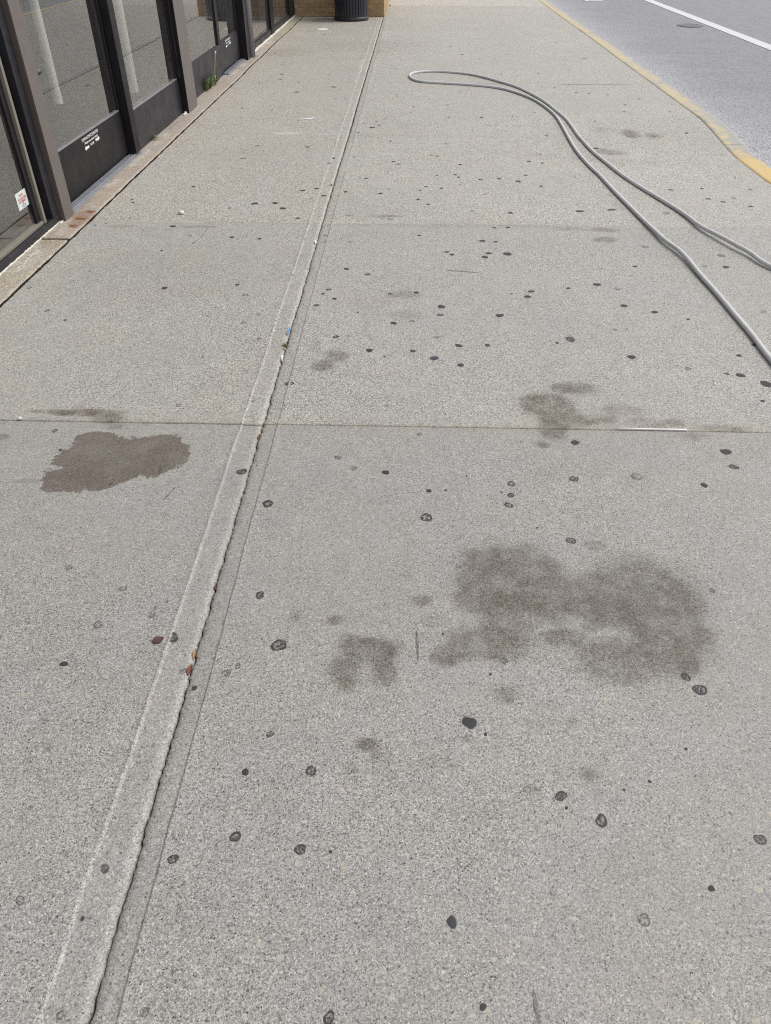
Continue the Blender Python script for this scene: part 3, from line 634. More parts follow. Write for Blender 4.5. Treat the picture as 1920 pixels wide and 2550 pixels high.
# ------------------------------------------------------------------ pavement: bed > slabs > gum
bed = tag(MB().box(EDGE_X - 0.30, KERB_X + 0.02, -4.8, 60, -0.28, -0.17).build('pavement', M['bed']), kind='structure')
PALE = [(-1.10, 7.236, 0.15, 0.045, 0.9), (-0.72, 7.215, 0.16, 0.02, 0.6), (-0.20, 6.55, 0.14, 0.03, 0.35), (-1.55, 4.81, 0.25, 0.02, 0.3), (-0.32, 4.83, 0.22, 0.015, 0.35)]
slabs = []
def make_slab(colm, i):
    y0, y1 = ROWS[i], ROWS[i + 1]
    near = y0 < 2 and y1 > 0.1
    st = 0.012 if near else 0.014 if y0 < 4 else 0.022 if y0 < 6 else 0.05 if y0 < 12 else 0.15
    if y1 <= 0.1: st = 0.12
    if y0 > 25: st = 1.0
    fs = 0.0022 if y0 < 4 else 0.004
    main = {2.433: 1.0}
    gj = lambda v: 0.0014 if v == 2.433 else 0.0005 if v < 10 else 0.0001
    g0, g1 = gj(y0), gj(y1)
    a, b = y0 + g0, y1 - g1
    if colm == 0 and y1 > 16.5: b = min(b, 16.548)
    if colm == 0:
        xs = fill(EDGE_X, CRACK_X, st, [(EDGE_X + 0.007, 0.007, fs), (CRACK_X - 0.007, 0.007, fs), (CRACK_X - 0.04, 0.036, 0.007), (CRACK_X - 0.082, 0.006, 0.0015)])
    else:
        xs = fill(CRACK_X, KERB_X - 0.003, st, [(CRACK_X + 0.007, 0.007, fs), (CRACK_X + 0.03, 0.03, 0.007), (CRACK_X + 0.054, 0.006, 0.0015), (KERB_X - 0.010, 0.007, 0.003)])
    ys = fill(a, b, 0.0045 if y0 < 2 and near else 0.008 if y0 < 4 else st, [(a + 0.006, 0.006, 0.002), (b - 0.006, 0.006, 0.002), (a + (0.100 if y0 == 2.433 else 0.055), 0.008, 0.002), (b - 0.055, 0.006, 0.002)] if y0 < 12 else [])
    U, Y = np.meshgrid(xs, ys)
    X = U.copy()
    w = wander(Y); gw = gapw(Y)
    if colm == 0:
        d = CRACK_X - U; de = U - EDGE_X
        X += (w - gw) * np.exp(-d / 0.03)
        X += (0.010 * N2(Y, 1.1) + 0.004 * N3(Y, 11.0) + 0.002 * N1(Y, 60)) * np.exp(-de / 0.03)
        bw = 0.082 + 0.004 * N3(Y, 1.7) + 0.0015 * N1(Y, 14)
    else:
        d = U - CRACK_X; de = KERB_X - U
        X += (w + gw) * np.exp(-d / 0.03)
        X += 0.010 * 0.6 * N1(Y, 0.7) * np.exp(-de / 0.05)
        bw = 0.054 + 0.003 * N2(Y, 1.9) + 0.0015 * N3(Y, 14)
    Z = zdip(U, Y) + 0.0012 * fbm(X, Y, 1.5)
    rr = 0.017 + 0.005 * N2(Y, 5.0)
    Z += roundover(d, rr, 0.0095 if colm == 0 else 0.007)
    Z += roundover(de, 0.008, 0.006)
    inb = 1 - sstep(bw - 0.0022, bw + 0.0022, d)
    Z += -(0.0042 if colm == 0 else 0.0026) * inb * (0.7 + 0.45 * N1(Y, 0.8 if colm == 0 else 1.9))
    Z += 0.0022 * np.exp(-((d - bw - 0.004) / 0.004) ** 2) * (0.5 + 0.5 * N2(Y, 2.3))
    dt = np.minimum(Y - a, b - Y)
    tw = np.where(Y - a < b - Y, 0.100 if y0 == 2.433 else 0.055, 0.055) + 0.003 * N1(X, 2.0)
    td = 0.0042 if colm == 0 else 0.0014
    int_ = 1 - sstep(tw - 0.003, tw + 0.003, dt)
    jm = np.where(Y - a < b - Y, 1.0 if y0 == 2.433 else 0.35 if y0 < 10 else 0.08, 1.0 if y1 == 2.433 else 0.35 if y1 < 10 else 0.08)
    Z += roundover(dt, 0.006, 0.005) * jm - td * jm * int_ * (0.7 + 0.5 * NN(X, Y * 0 + i, 1.5))
    lip_light = (np.exp(-((d - 0.012) / 0.010) ** 2) + 0.8 * np.exp(-((d - bw) / 0.005) ** 2) * (0.6 + 0.4 * N1(Y, 3.0))) if colm == 0 else -0.45 * np.exp(-d / 0.02)  # paints the left edge as sunlit and the right edge as shaded
    lip_light = lip_light + (0.9 if colm == 0 else 0.35) * jm * np.exp(-((dt - tw) / 0.006) ** 2) * (0.3 + 0.9 * NN(X, Y * 0 + 3, 2.2))
    lip_light = lip_light * (0.8 + 0.4 * N3(Y, 12.0))
    band = np.clip(np.maximum(inb, int_ * 0.8), 0, 1)
    oil = ell_field(X, Y, OIL)
    # grime along the crack and in the joints; darker band on the right slab
    oil = np.maximum(oil, 0.12 * np.exp(-d / 0.010) + 0.06 * jm * np.exp(-dt / 0.012) + (0.10 * np.exp(-d / 0.04) if colm else 0))
    attrs = {'band': band, 'oil': oil, 'wet': ell_field(X, Y, WET, False) if colm == 0 else np.zeros_like(X),
             'pale': ell_field(X, Y, PALE), 'rust': np.zeros_like(X), 'lip_light': lip_light,
             'tan': np.clip((0.8 * jm * np.exp(-dt / 0.03) if colm else 0.25 * np.exp(-dt / 0.03)) + (0.55 * np.exp(-de / 0.25) * sstep(5, 8, Y) if colm == 0 else 0), 0, 1)}
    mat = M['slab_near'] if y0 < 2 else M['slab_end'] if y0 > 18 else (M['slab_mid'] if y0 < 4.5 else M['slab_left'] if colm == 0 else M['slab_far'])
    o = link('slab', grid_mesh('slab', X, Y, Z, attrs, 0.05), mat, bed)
    slabs.append((colm, y0, y1, o))
for i in range(len(ROWS) - 1):
    if ROWS[i] < 16.5: make_slab(0, i)
    make_slab(1, i)

ys_ = np.arange(-4.8, 16.54, 0.04)
ex = 0.010 * N2(ys_, 1.1) + 0.003 * N3(ys_, 11.0)
ms = MB()
for k, y in enumerate(ys_):
    zt = -0.004 + 0.002 * float(N1(y, 20))
    ms.v += [(EDGE_X - 0.022 + ex[k], y, zt), (EDGE_X + 0.004 + ex[k], y, zt), (EDGE_X - 0.022 + ex[k], y, zt - 0.03), (EDGE_X + 0.004 + ex[k], y, zt - 0.03)]
for k in range(len(ys_) - 1):
    a = 4 * k; ms.f += [(a, a + 1, a + 5, a + 4), (a + 1, a + 3, a + 7, a + 5), (a + 2, a, a + 4, a + 6)]
ms.build('joint_sealant', M['bed'], bed)

# chewing-gum blobs trodden into the slabs
def gum_mesh(k):
    r = random.Random(k)
    seg, V, F, rad = 30, [(0, 0, 1.0)], [], [0.0]
    ph = [r.uniform(0, 6.28) for _ in range(4)]; am = [r.uniform(0.03, 0.12), r.uniform(0.02, 0.08), r.uniform(0.01, 0.05), r.uniform(0.01, 0.04)]
    for ring, z in ((0.4, 0.98), (0.75, 0.85), (0.93, 0.55), (1.0, -0.4)):
        for s in range(seg):
            q = 2 * math.pi * s / seg
            m = 1 + sum(am[j] * math.sin((j + 2) * q + ph[j]) for j in range(4)) * ring
            V.append((ring * m * math.cos(q), ring * m * math.sin(q), z)); rad.append(ring)
    for s in range(seg): F.append((0, 1 + s, 1 + (s + 1) % seg))
    for i in range(3):
        for s in range(seg):
            a = 1 + i * seg + s; b = 1 + i * seg + (s + 1) % seg
            F.append((a, a + seg, b + seg, b))
    me = mesh_from('gum_spot', V, F, True)
    at = me.attributes.new('rad', 'FLOAT', 'POINT'); at.data.foreach_set('value', rad)
    return me
gum_meshes = {t: [gum_mesh(17 * j + ord(t)) for j in range(7)] for t in 'srf'}
for t in gum_meshes:
    for me in gum_meshes[t]: me.materials.append(M['gum_' + t])
for k, (x, y, r, t) in enumerate(GUM):
    c = 0 if x < CRACK_X else 1
    if abs(x - CRACK_X) < r: x = CRACK_X + (r + 0.004) * (1 if c else -1)
    par = next((o for cc, y0, y1, o in slabs if cc == c and y0 <= y < y1), None)
    if par is None: continue
    o = link('gum_spot', gum_meshes[t][k % 7], None, par)
    d = abs(x - CRACK_X)
    o.location = (x, y, float(zdip(x, y)) + 0.0012 * float(fbm(np.float64(x), np.float64(y), 1.5)) + 0.0004 - (0.0024 if d < (0.08 if c == 0 else 0.05) else 0.0))
    o.rotation_euler = (0, 0, random.uniform(0, 6.28))
    s = r * random.uniform(0.92, 1.08)
    o.scale = (s, s * random.uniform(0.78, 1.0), 0.0010 if t == 's' else 0.0005)

# thin scuffs and drips, trodden flat like the gum
for x, y, lx, ly, rz in ((0.045, 1.335, 0.004, 0.055, 0.05), (0.26, 0.48, 0.005, 0.035, 0.1), (-1.265, 4.60, 0.004, 0.10, 0.0), (-1.29, 4.43, 0.008, 0.03, 0.0), (-0.87, 2.11, 0.004, 0.035, 0.2), (-0.80, 1.98, 0.003, 0.045, -0.3), (0.30, 4.02, 0.10, 0.006, -0.15), (2.1, 9.72, 0.45, 0.012, 0.0), (0.9, 9.72, 0.25, 0.010, 0.0)):
    c = 0 if x < CRACK_X else 1
    par = next(o for cc, y0, y1, o in slabs if cc == c and y0 <= y < y1)
    o = link('scuff_mark', gum_meshes['f' if lx < 0.05 else 'r'][3], None, par)
    o.location = (x, y, float(zdip(x, y)) + 0.0012 * float(fbm(np.float64(x), np.float64(y), 1.5)) + 0.0004); o.rotation_euler = (0, 0, rz); o.scale = (lx, ly, 0.0008)

# ------------------------------------------------------------------ storefront
shop = empty('storefront')
tag(shop, 'glazed shop front with dark bronze frames, sliding doors and a tan brick pier', 'shop front')
GX = -2.283                     # glass line
ZT = 2.45

def pane(parent, y0, y1, z0, x=GX, z1=ZT):
    o = box('pane', M['glass'], parent, x - 0.006, x, y0, y1, z0, z1, 0)
    o.data.materials.append(M['glass_back'])
    for f in o.data.polygons:
        if f.normal.x < 0.5: f.material_index = 1
    return o

def text_mesh(body, size, mat, parent, name, y, z, x, width=None, flip=1):
    cu = bpy.data.curves.new('txt', 'FONT'); cu.body = body; cu.size = size; cu.align_x = 'CENTER'; cu.align_y = 'CENTER'
    cu.offset = size * 0.018
    o = bpy.data.objects.new('txt', cu); col.objects.link(o)
    dg = bpy.context.evaluated_depsgraph_get()
    me = bpy.data.meshes.new_from_object(o.evaluated_get(dg))
    bpy.data.objects.remove(o); bpy.data.curves.remove(cu)
    w = max(v.co.x for v in me.vertices) - min(v.co.x for v in me.vertices)
    kx = (width / w) if width else 1.0
    for v in me.vertices:       # read from the street: text runs along +Y
        v.co = Vector((x, y + v.co.x * kx, z + v.co.y))
    me.materials.clear(); me.materials.append(mat)
    return link(name, me, None, parent)

def arrow(parent, y, z, s, x, L=0.085):
    h = 0.011
    pts = [(-L / 2, 0), (-L / 2 + 0.03, h * 1.55), (-L / 2 + 0.03, h * 0.7), (L / 2, h * 0.7), (L / 2, -h * 0.7), (-L / 2 + 0.03, -h * 0.7), (-L / 2 + 0.03, -h * 1.55)]
    v = [(x, y + s * p[0], z + p[1]) for p in pts]
    f = [tuple(range(7))] if s < 0 else [tuple(reversed(range(7)))]
    return link('arrow', mesh_from('arrow', v, f), M['white_ink'], parent)

def caution(parent, yc, zc, x):
    text_mesh('CAUTION AUTOMATIC SLIDING DOOR', 0.026, M['white_ink'], parent, 'caution_text', yc, zc + 0.027, x, 0.33)
    text_mesh('Please use other doors', 0.022, M['white_ink'], parent, 'caution_text', yc + 0.01, zc + 0.001, x, 0.27)
    text_mesh('SLIDES', 0.019, M['white_ink'], parent, 'caution_text', yc + 0.01, zc - 0.027, x, 0.075)
    arrow(parent, yc - 0.10, zc - 0.030, 1, x)
    arrow(parent, yc + 0.125, zc - 0.022, -1, x)

# near window
w1 = empty('window', shop)
box('bottom_rail', M['bronze_blue'], w1, -2.36, -2.230, -3.2, 4.780, 0.005, 0.046, 0.002)
box('glazing_ledge', M['gasket'], w1, -2.30, -2.252, -3.2, 4.60, 0.046, 0.064, 0.002)
p = pane(w1, -3.2, 4.575, 0.062)
for yy in (-3.2, 0.62):
    box('mullion', M['bronze'], w1, -2.36, -2.24, yy, yy + 0.06, 0.0465, ZT, 0.002)
box('stile', M['bronze'], w1, -2.36, -2.266, 4.545, 4.600, 0.0645, ZT, 0.002)
box('gasket', M['gasket'], w1, -2.32, -2.245, 4.600, 4.628, 0.0465, ZT, 0.002)
box('recess', M['black'], w1, -2.36, -2.300, 4.6285, 4.698, 0.0465, ZT, 0.002)  # black filler that paints the shade of the gap beside the jamb
box('jamb', M['bronze_blue'], w1, -2.38, -2.2320, 4.6985, 4.780, 0.0465, ZT, 0.002)
# the notice stuck on the glass
nt = box('notice', M['sticker'], w1, -2.2825, -2.2818, 4.405, 4.550, 0.180, 0.272, 0)
text_mesh('NOTICE', 0.017, M['red_ink'], nt, 'notice_text', 4.475, 0.251, -2.2812, 0.055)
text_mesh('NO SOLICITING', 0.019, M['red_ink'], nt, 'notice_text', 4.478, 0.233, -2.2812, 0.105)
text_mesh('ON PREMISES', 0.019, M['red_ink'], nt, 'notice_text', 4.473, 0.217, -2.2812, 0.098)
text_mesh('LAW', 0.012, M['grey_ink'], nt, 'notice_text', 4.478, 0.2045, -2.2812, 0.026)
text_mesh('violators subject', 0.009, M['grey_ink'], nt, 'notice_text', 4.480, 0.1965, -2.2812, 0.065)
text_mesh('to removal', 0.009, M['grey_ink'], nt, 'notice_text', 4.480, 0.1885, -2.2812, 0.050)

# posts
def post(y0, y1, xf, mat_f, mat_s, x_b=-2.42):
    o = box('post', mat_s, shop, x_b, xf - 0.004, y0, y1 - 0.004, 0.006, 3.0, 0.003)
    box('post_face', mat_f, o, xf - 0.0038, xf, y0 + 0.001, y1, 0.006, 3.0, 0.0012)
    return o
post(4.783, 4.925, -2.195, M['post'], M['post_side'])
post(8.03, 8.385, -2.172, M['post'], M['bronze'])
p3 = post(11.33, 11.78, -2.172, M['bronze_blue'], M['bronze'])
mb = MB().tube([(-2.170, 11.60, 0.006), (-2.170, 11.60, 3.0)], 0.05, 16)
mb.build('rounded_edge', M['alu_bright'], p3, True)

# first sliding door
d1 = empty('sliding_door', shop)
box('bottom_rail', M['bronze'], d1, -2.315, -2.270, 4.928, 6.372, 0.034, 0.338, 0.002)
box('glazing_bead', M['alu_bright'], d1, -2.300, -2.2665, 4.928, 6.340, 0.3385, 0.347, 0.001)
pane(d1, 4.928, 6.345, 0.347)
box('stile', M['bronze'], d1, -2.315, -2.268, 6.345, 6.374, 0.3385, ZT, 0.002)
caution(d1, 5.675, 0.285, -2.2690)
def track(parent, y0, y1):
    t = box('door_track', M['alu'], parent, -2.36, -2.205, y0, y1, 0.0055, 0.012, 0.001)
    for x in (-2.262, -2.240, -2.222): box('track_rib', M['alu'], t, x - 0.003, x + 0.003, y0 + 0.001, y1 - 0.001, 0.0122, 0.024, 0.001)
track(d1, 4.928, 6.52)
box('mullion', M['bronze'], shop, -2.36, -2.205, 6.385, 6.505, 0.0245, ZT, 0.003)

# fixed light beside it
s1 = empty('fixed_light', shop)
box('bottom_rail', M['bronze_blue'], s1, -2.315, -2.236, 6.508, 8.028, 0.006, 0.300, 0.002)
box('glazing_bead', M['alu_bright'], s1, -2.300, -2.2325, 6.508, 7.985, 0.3005, 0.308, 0.001)
pane(s1, 6.508, 7.97, 0.308, -2.250)
for y0, y1, x in ((7.972, 7.996, -2.238), (7.998, 8.028, -2.205)):
    box('stile', M['bronze'], s1, -2.34, x, y0, y1, 0.3085, ZT, 0.002)

# second pair of doors
s2 = empty('fixed_light', shop)
box('bottom_rail', M['bronze_blue'], s2, -2.315, -2.270, 8.389, 10.20, 0.006, 0.325, 0.002)
pane(s2, 8.389, 10.08, 0.326)
box('stile', M['bronze'], s2, -2.315, -2.264, 10.08, 10.20, 0.3255, ZT, 0.002)
d2 = empty('sliding_door', shop)
box('bottom_rail', M['bronze_blue'], d2, -2.322, -2.276, 10.203, 11.326, 0.034, 0.345, 0.002)
pane(d2, 10.203, 11.24, 0.346, GX - 0.004)
box('stile', M['bronze'], d2, -2.322, -2.268, 11.24, 11.326, 0.3455, ZT, 0.002)
caution(d2, 10.66, 0.286, -2.2750)
track(d2, 10.203, 11.326)

# far windows up to the brick
for y0, y1, x in ((11.785, 13.72, -2.222), (14.02, 15.90, -2.222)):
    wf = empty('window', shop)
    box('bottom_rail', M['bronze_blue'], wf, -2.32, x, y0, y1, 0.022, 0.092, 0.002)
    pane(wf, y0 + (0.30 if y0 < 13 else 0.0), y1, 0.0925, -2.252)
    if y0 < 13: box('stile', M['bronze'], wf, -2.32, -2.225, y0, y0 + 0.295, 0.0925, ZT, 0.003)
box('mullion', M['bronze'], shop, -2.33, -2.212, 13.722, 14.018, 0.022, ZT, 0.004)
box('end_jamb', M['bronze'], shop, -2.33, -2.214, 15.902, 16.545, 0.022, ZT, 0.004)

# caulk beads: ragged ropes of sealant along the foot of the frames
def caulk(y0, y1, x, z, r, n):
    pts, rr = [], []
    for k in range(n):
        y = y0 + (y1 - y0) * k / (n - 1)
        pts.append((x + random.uniform(-0.4, 0.4) * r, y, z + random.uniform(-0.2, 0.3) * r)); rr.append(r * random.uniform(0.55, 1.25))
    MB().tube(pts, rr, 7).build('caulk_bead', M['caulk'], shop, True)
caulk(2.6, 4.77, -2.227, 0.006, 0.0055, 240)
caulk(11.83, 16.53, -2.216, 0.010, 0.016, 160)
caulk(7.93, 8.025, -2.205, 0.008, 0.011, 10)
caulk(8.39, 8.56, -2.245, 0.008, 0.014, 14)
caulk(4.73, 4.785, -2.215, 0.006, 0.006, 10)

# sill blocks along the foot of the front
def sill(y0, y1, mat, rust=False):
    xs = fill(-2.40, EDGE_X - 0.017, 0.03, [(-2.11, 0.06, 0.008)]); ys = fill(y0, y1, 0.02 if y0 < 4 or rust else 0.05)
    X, Y = np.meshgrid(xs, ys)
    de = EDGE_X - 0.017 - X
    Xd = X + (0.010 * N2(Y, 1.1) + 0.003 * N1(Y, 15.0)) * np.exp(-de / 0.04)
    Z = 0.004 + roundover(de, 0.008, 0.007) + roundover(np.minimum(Y - y0, y1 - Y), 0.01, 0.006) + 0.0015 * fbm(X, Y, 4)
    z0 = np.zeros_like(X)
    ru = ell_field(X, Y, [(-2.118, 4.70, 0.030, 0.022, 0.9), (-2.122, 4.83, 0.038, 0.020, 1.0), (-2.105, 4.98, 0.030, 0.022, 0.85), (-2.12, 4.86, 0.06, 0.17, 0.40), (-2.10, 4.66, 0.02, 0.012, 0.7)]) if rust else z0
    oil = 0.35 * np.exp(-np.abs(X + 2.195) / 0.015) * (fbm(X, Y, 8) > 0.05)
    a = {'band': z0, 'oil': oil, 'wet': z0, 'pale': np.clip(0.75 * np.exp(-np.abs(X + 2.17) / 0.035) * (fbm(X, Y + 40, 3) > 0.1), 0, 1), 'rust': ru, 'lip_light': z0, 'tan': z0 + (0.5 * (fbm(X + 5, Y, 1.5) > 0))}
    link('sill_block', grid_mesh('sill_block', Xd, Y, Z, a, 0.08), mat, shop)
sill(-3.2, 4.452, M['sill_tan'])
sill(4.484, 8.30, M['sill_pink'], True)
sill(8.304, 13.16, M['sill_tan'] if False else M['sill_pink'])
sill(13.175, 16.545, M['sill_tan'])

# head, fascia, roof and the room behind
box('head_rail', M['bronze'], shop, -2.36, -2.225, -3.2, 16.545, ZT + 0.001, ZT + 0.12, 0.003)
box('fascia', M['fascia'], shop, -2.44, -2.20, -3.2, 16.545, 3.001, 3.9, 0.005)
pane(shop, -3.2, 16.5, ZT + 0.121, GX, 3.0)
box('roof', M['fascia'], shop, -9.0, -2.445, -3.2, 24.0, 3.2, 3.4, 0)
box('interior_floor', M['floor_in'], shop, -9.0, -2.45, -3.2, 16.5, -0.05, 0.0035, 0)
box('interior_wall', M['wall_in'], shop, -9.1, -9.002, -3.2, 24.0, -0.05, 3.19, 0)
box('interior_wall', M['wall_in'], shop, -9.0, -2.45, -3.4, -3.202, -0.05, 3.19, 0)
box('interior_wall', M['wall_in'], shop, -9.0, -2.45, 16.56, 16.7, -0.05, 3.19, 0)

# brick pier
PX0, PX1, PY0, PY1 = -2.205, -0.535, 16.552, 24.0
pier = MB().box(PX0 + 0.004, PX1 - 0.009, PY0 + 0.009, PY1, -0.05, 3.9).build('brick_pier', M['mortar'], shop)
BL, BH, BD, JT = 0.194, 0.0567, 0.09, 0.010
bm_front = [MB().box(-BL / 2, BL / 2, 0, BD, 0, BH, 0.004) for _ in range(1)][0]
def brick_mesh(l, seed):
    r = random.Random(seed); m = MB().box(-l / 2, l / 2, 0, BD, 0, BH, 0.0045)
    m.v = [(x + r.uniform(-0.0012, 0.0012), y + r.uniform(-0.002, 0.001), z + r.uniform(-0.0012, 0.0012)) for x, y, z in m.v]
    me = mesh_from('brick', m.v, m.f); me.materials.append(M['brick']); return me
bricks_full = [brick_mesh(BL, k) for k in range(6)]
bricks_half = [brick_mesh((BL - JT) / 2, 50 + k) for k in range(3)]
rest = MB()
for c in range(int(3.9 / (BH + JT))):
    z = c * (BH + JT) + 0.002
    for face in (0, 1):
        a0, a1 = (PX0 + 0.01, PX1 - 0.002) if face == 0 else (PY0 + BD + JT, PY1)
        run = a1 - a0
        n = int(run / (BL + JT)) + 2
        off = 0.0 if (c + face) % 2 == 0 else -(BL + JT) / 2
        for k in range(n):
            e = k * (BL + JT) - off          # distance of the brick's near end from the corner
            if face == 0: lo, hi = a1 - e - BL, a1 - e
            else: lo, hi = a0 + e, a0 + e + BL
            if off and k == 0:
                hl = (BL - JT) / 2
                if face == 0: h0, h1 = a1 - hl, a1
                else: h0, h1 = a0, a0 + hl
                pieces = [(h0, h1, True), (lo, hi, False)]
            else: pieces = [(lo, hi, False)]
            for lo_, hi_, half in pieces:
                lo_c, hi_c = max(lo_, a0), min(hi_, a1)
                if hi_c - lo_c < 0.03: continue
                own = c < 14 and (face == 0 or lo_ < PY0 + 1.3)
                if not own:
                    if face == 0: rest.box(lo_c, hi_c, PY0, PY0 + BD, z, z + BH)
                    else: rest.box(PX1 - BD, PX1, lo_c, hi_c, z, z + BH)
                    continue
                full = abs((hi_c - lo_c) - BL) < 1e-4
                me = random.choice(bricks_full if full else bricks_half)
                o = link('brick', me, None, pier)
                mid = (lo_c + hi_c) / 2
                sx = 1.0 if full else (hi_c - lo_c) / ((BL - JT) / 2)
                o.scale = (sx, 1, 1)
                dp = random.uniform(-0.0025, 0.0015)
                if face == 0: o.location = (mid, PY0 + dp, z)
                else:
                    o.location = (PX1 + dp, mid, z); o.rotation_euler = (0, 0, R(90))
rs = rest.build('upper_brickwork', M['brick'], pier); rs['kind'] = 'stuff'

# white vertical strips hanging inside the glass
def vane(x, y, w, z0, ang, label):
    m = MB()
    n = 7
    for z in (z0, 2.5):
        for k in range(n):
            u = (k / (n - 1) - 0.5) * w; b = 0.012 * (1 - (2 * u / w) ** 2)
            m.v.append((b, u, z))
        for k in range(n):
            u = (k / (n - 1) - 0.5) * w; b = 0.012 * (1 - (2 * u / w) ** 2) - 0.003
            m.v.append((b, u, z))
    N = 2 * n
    for k in range(n - 1):
        m.f += [(k, k + 1, N + k + 1, N + k), (n + k + 1, n + k, N + n + k, N + n + k + 1), (k + 1, k, n + k, n + k + 1)]
    m.f += [(0, N, N + n, n), (n - 1, 2 * n - 1, N + 2 * n - 1, N + n - 1)]
    o = m.build('blind_strip', M['vane'], None, False)
    o.location = (x, y, 0); o.rotation_euler = (0, 0, R(ang))
    return tag(o, label, 'blind strip', 'white strips hanging behind the shop glass')
vane(-2.36, 5.50, 0.055, 0.542, -62, 'narrow white strip hanging behind the glass of the nearer sliding door')
vane(-2.36, 7.08, 0.070, 0.343, -66, 'wide pale strip hanging behind the fixed glass between the two brown posts')

# ------------------------------------------------------------------ litter bin
lb = empty('litter_bin'); lb.location = (-1.115, 16.045, 0.001)
tag(lb, 'dark ribbed litter bin standing against the tan brick pier', 'litter bin')
MB().lathe([(0.0, 0.0), (0.300, 0.0), (0.312, 0.012), (0.314, 0.045), (0.304, 0.058), (0.296, 0.062)], 0, 0, 56).build('base_ring', M['bin'], lb, True)
MB().lathe([(0.284, 0.05), (0.300, 0.80), (0.285, 0.80), (0.270, 0.06)], 0, 0, 56).build('liner', M['bin'], lb, True)
rib = MB()
prof = [(-0.021, 0.0), (-0.017, 0.013), (0.017, 0.013), (0.021, 0.0)]
for z, r in ((0.055, 0.286), (0.79, 0.302)):
    for u, o_ in prof: rib.v.append((r + o_, u, z))
rib.f += [(0, 1, 5, 4), (1, 2, 6, 5), (2, 3, 7, 6), (0, 3, 2, 1), (4, 5, 6, 7)]
rib_me = mesh_from('slat', rib.v, rib.f); rib_me.materials.append(M['bin'])
NR = 36
for k in range(NR):
    o = link('slat', rib_me, None, lb); o.rotation_euler = (0, 0, 2 * math.pi * (k + 0.35) / NR)
MB().lathe([(0.298, 0.785), (0.325, 0.79), (0.328, 0.83), (0.31, 0.845), (0.295, 0.84)], 0, 0, 56).build('top_ring', M['bin'], lb, True)
MB().lathe([(0.318, 0.846), (0.30, 0.90), (0.22, 0.97), (0.14, 0.99), (0.12, 0.97), (0.12, 0.93)], 0, 0, 56).build('lid', M['bin'], lb, True)

# ------------------------------------------------------------------ hose
def catmull(P, m=10):
    out = []
    for i in range(len(P) - 1):
        p0, p1, p2, p3 = P[max(i - 1, 0)], P[i], P[i + 1], P[min(i + 2, len(P) - 1)]
        for k in range(m):
            t = k / m
            out.append(tuple(0.5 * (2 * p1[j] + (p2[j] - p0[j]) * t + (2 * p0[j] - 5 * p1[j] + 4 * p2[j] - p3[j]) * t * t + (3 * p1[j] - p0[j] - 3 * p2[j] + p3[j]) * t ** 3) for j in range(2)))
    out.append(P[-1][:2]); return out
hp = [(2.10, -2.3), (2.10, -0.6), (1.95, 0.9), (1.76, 1.9), (1.64, 2.55)] + HOSE + [(2.30, 3.55), (2.52, 2.6), (2.58, 1.2), (2.60, -0.6), (2.56, -2.3)]
hp = catmull(hp, 9)
HR = 0.0126
# even out the digitised path
arr = np.array(hp); 
for _ in range(10):
    arr[1:-1] = 0.25 * arr[:-2] + 0.5 * arr[1:-1] + 0.25 * arr[2:]
hz = []
for x, y in arr:
    lift = 0.016 * math.exp(-((x - 1.80) ** 2 + (y - 4.45) ** 2) / 0.12)
    hz.append((x, y, float(zdip(x, y)) + HR - 0.0006 + lift))
hose = MB().tube(hz, HR, 14).build('hose', M['hose'], None, True)
tag(hose, 'long grey hose lying in a doubled-back loop across the pavement', 'hose')

# ------------------------------------------------------------------ weeds
def leaf_obj(parent, base, direc, L, W, mat, droop=0.25, fold=0.25):
    d = Vector(direc).normalized(); side = d.cross(Vector((0, 0, 1)))
    if side.length < 1e-3: side = Vector((1, 0, 0))
    side.normalize(); nrm = side.cross(d)
    prof = [0.12, 0.6, 0.95, 1.0, 0.75, 0.35, 0.02]
    V, F = [], []
    for k, w in enumerate(prof):
        t = k / (len(prof) - 1)
        c = Vector(base) + d * (L * t) - Vector((0, 0, 1)) * (droop * L * t * t)
        for s in (-1, 0, 1):
            V.append(tuple(c + side * (s * w * W / 2) + nrm * (abs(s) * w * W * fold)))
    for k in range(len(prof) - 1):
        for s in range(2):
            a = 3 * k + s; F.append((a, a + 1, a + 4, a + 3))
    return link('leaf', mesh_from('leaf', V, F, True), mat, parent)

wd = empty('weed'); wd.location = (-2.252, 9.45, 0.004)
tag(wd, 'leafy green weed with a pale seed stalk growing at the foot of the shop front', 'weed')
MB().tube([(0, 0.10, 0), (0.01, 0.14, 0.10), (0.012, 0.22, 0.19), (0.008, 0.31, 0.27)], [0.006, 0.005, 0.0035, 0.003], 6).build('stem', M['stem'], wd, True)
MB().tube([(0.008, 0.31, 0.27), (0.008, 0.325, 0.285), (0.008, 0.335, 0.30)], [0.004, 0.012, 0.005], 7).build('seed_head', M['seed'], wd, True)
rl = random.Random(5)
for k in range(17):
    yb = rl.uniform(-0.28, 0.14)
    ang = rl.uniform(-1.0, 1.0)
    leaf_obj(wd, (0.005, yb, 0.0), (rl.uniform(0.05, 0.35), math.sin(ang) * 0.8, rl.uniform(0.6, 1.2)), rl.uniform(0.10, 0.20), rl.uniform(0.035, 0.065), M['leaf_pale'] if k % 4 == 0 else M['leaf_green'], 0.2)
for k in range(12):
    yb = rl.uniform(0.06, 0.30)
    leaf_obj(wd, (0.005, yb, 0.0), (rl.uniform(0.1, 0.5), rl.uniform(-0.6, 0.9), rl.uniform(0.3, 0.8)), rl.uniform(0.06, 0.13), rl.uniform(0.012, 0.025), M['leaf_green'], 0.3)
wd2 = empty('weed'); wd2.location = (-2.250, 6.95, 0.004)
tag(wd2, 'small tuft of bright green grass at the foot of the dark door panel', 'weed')
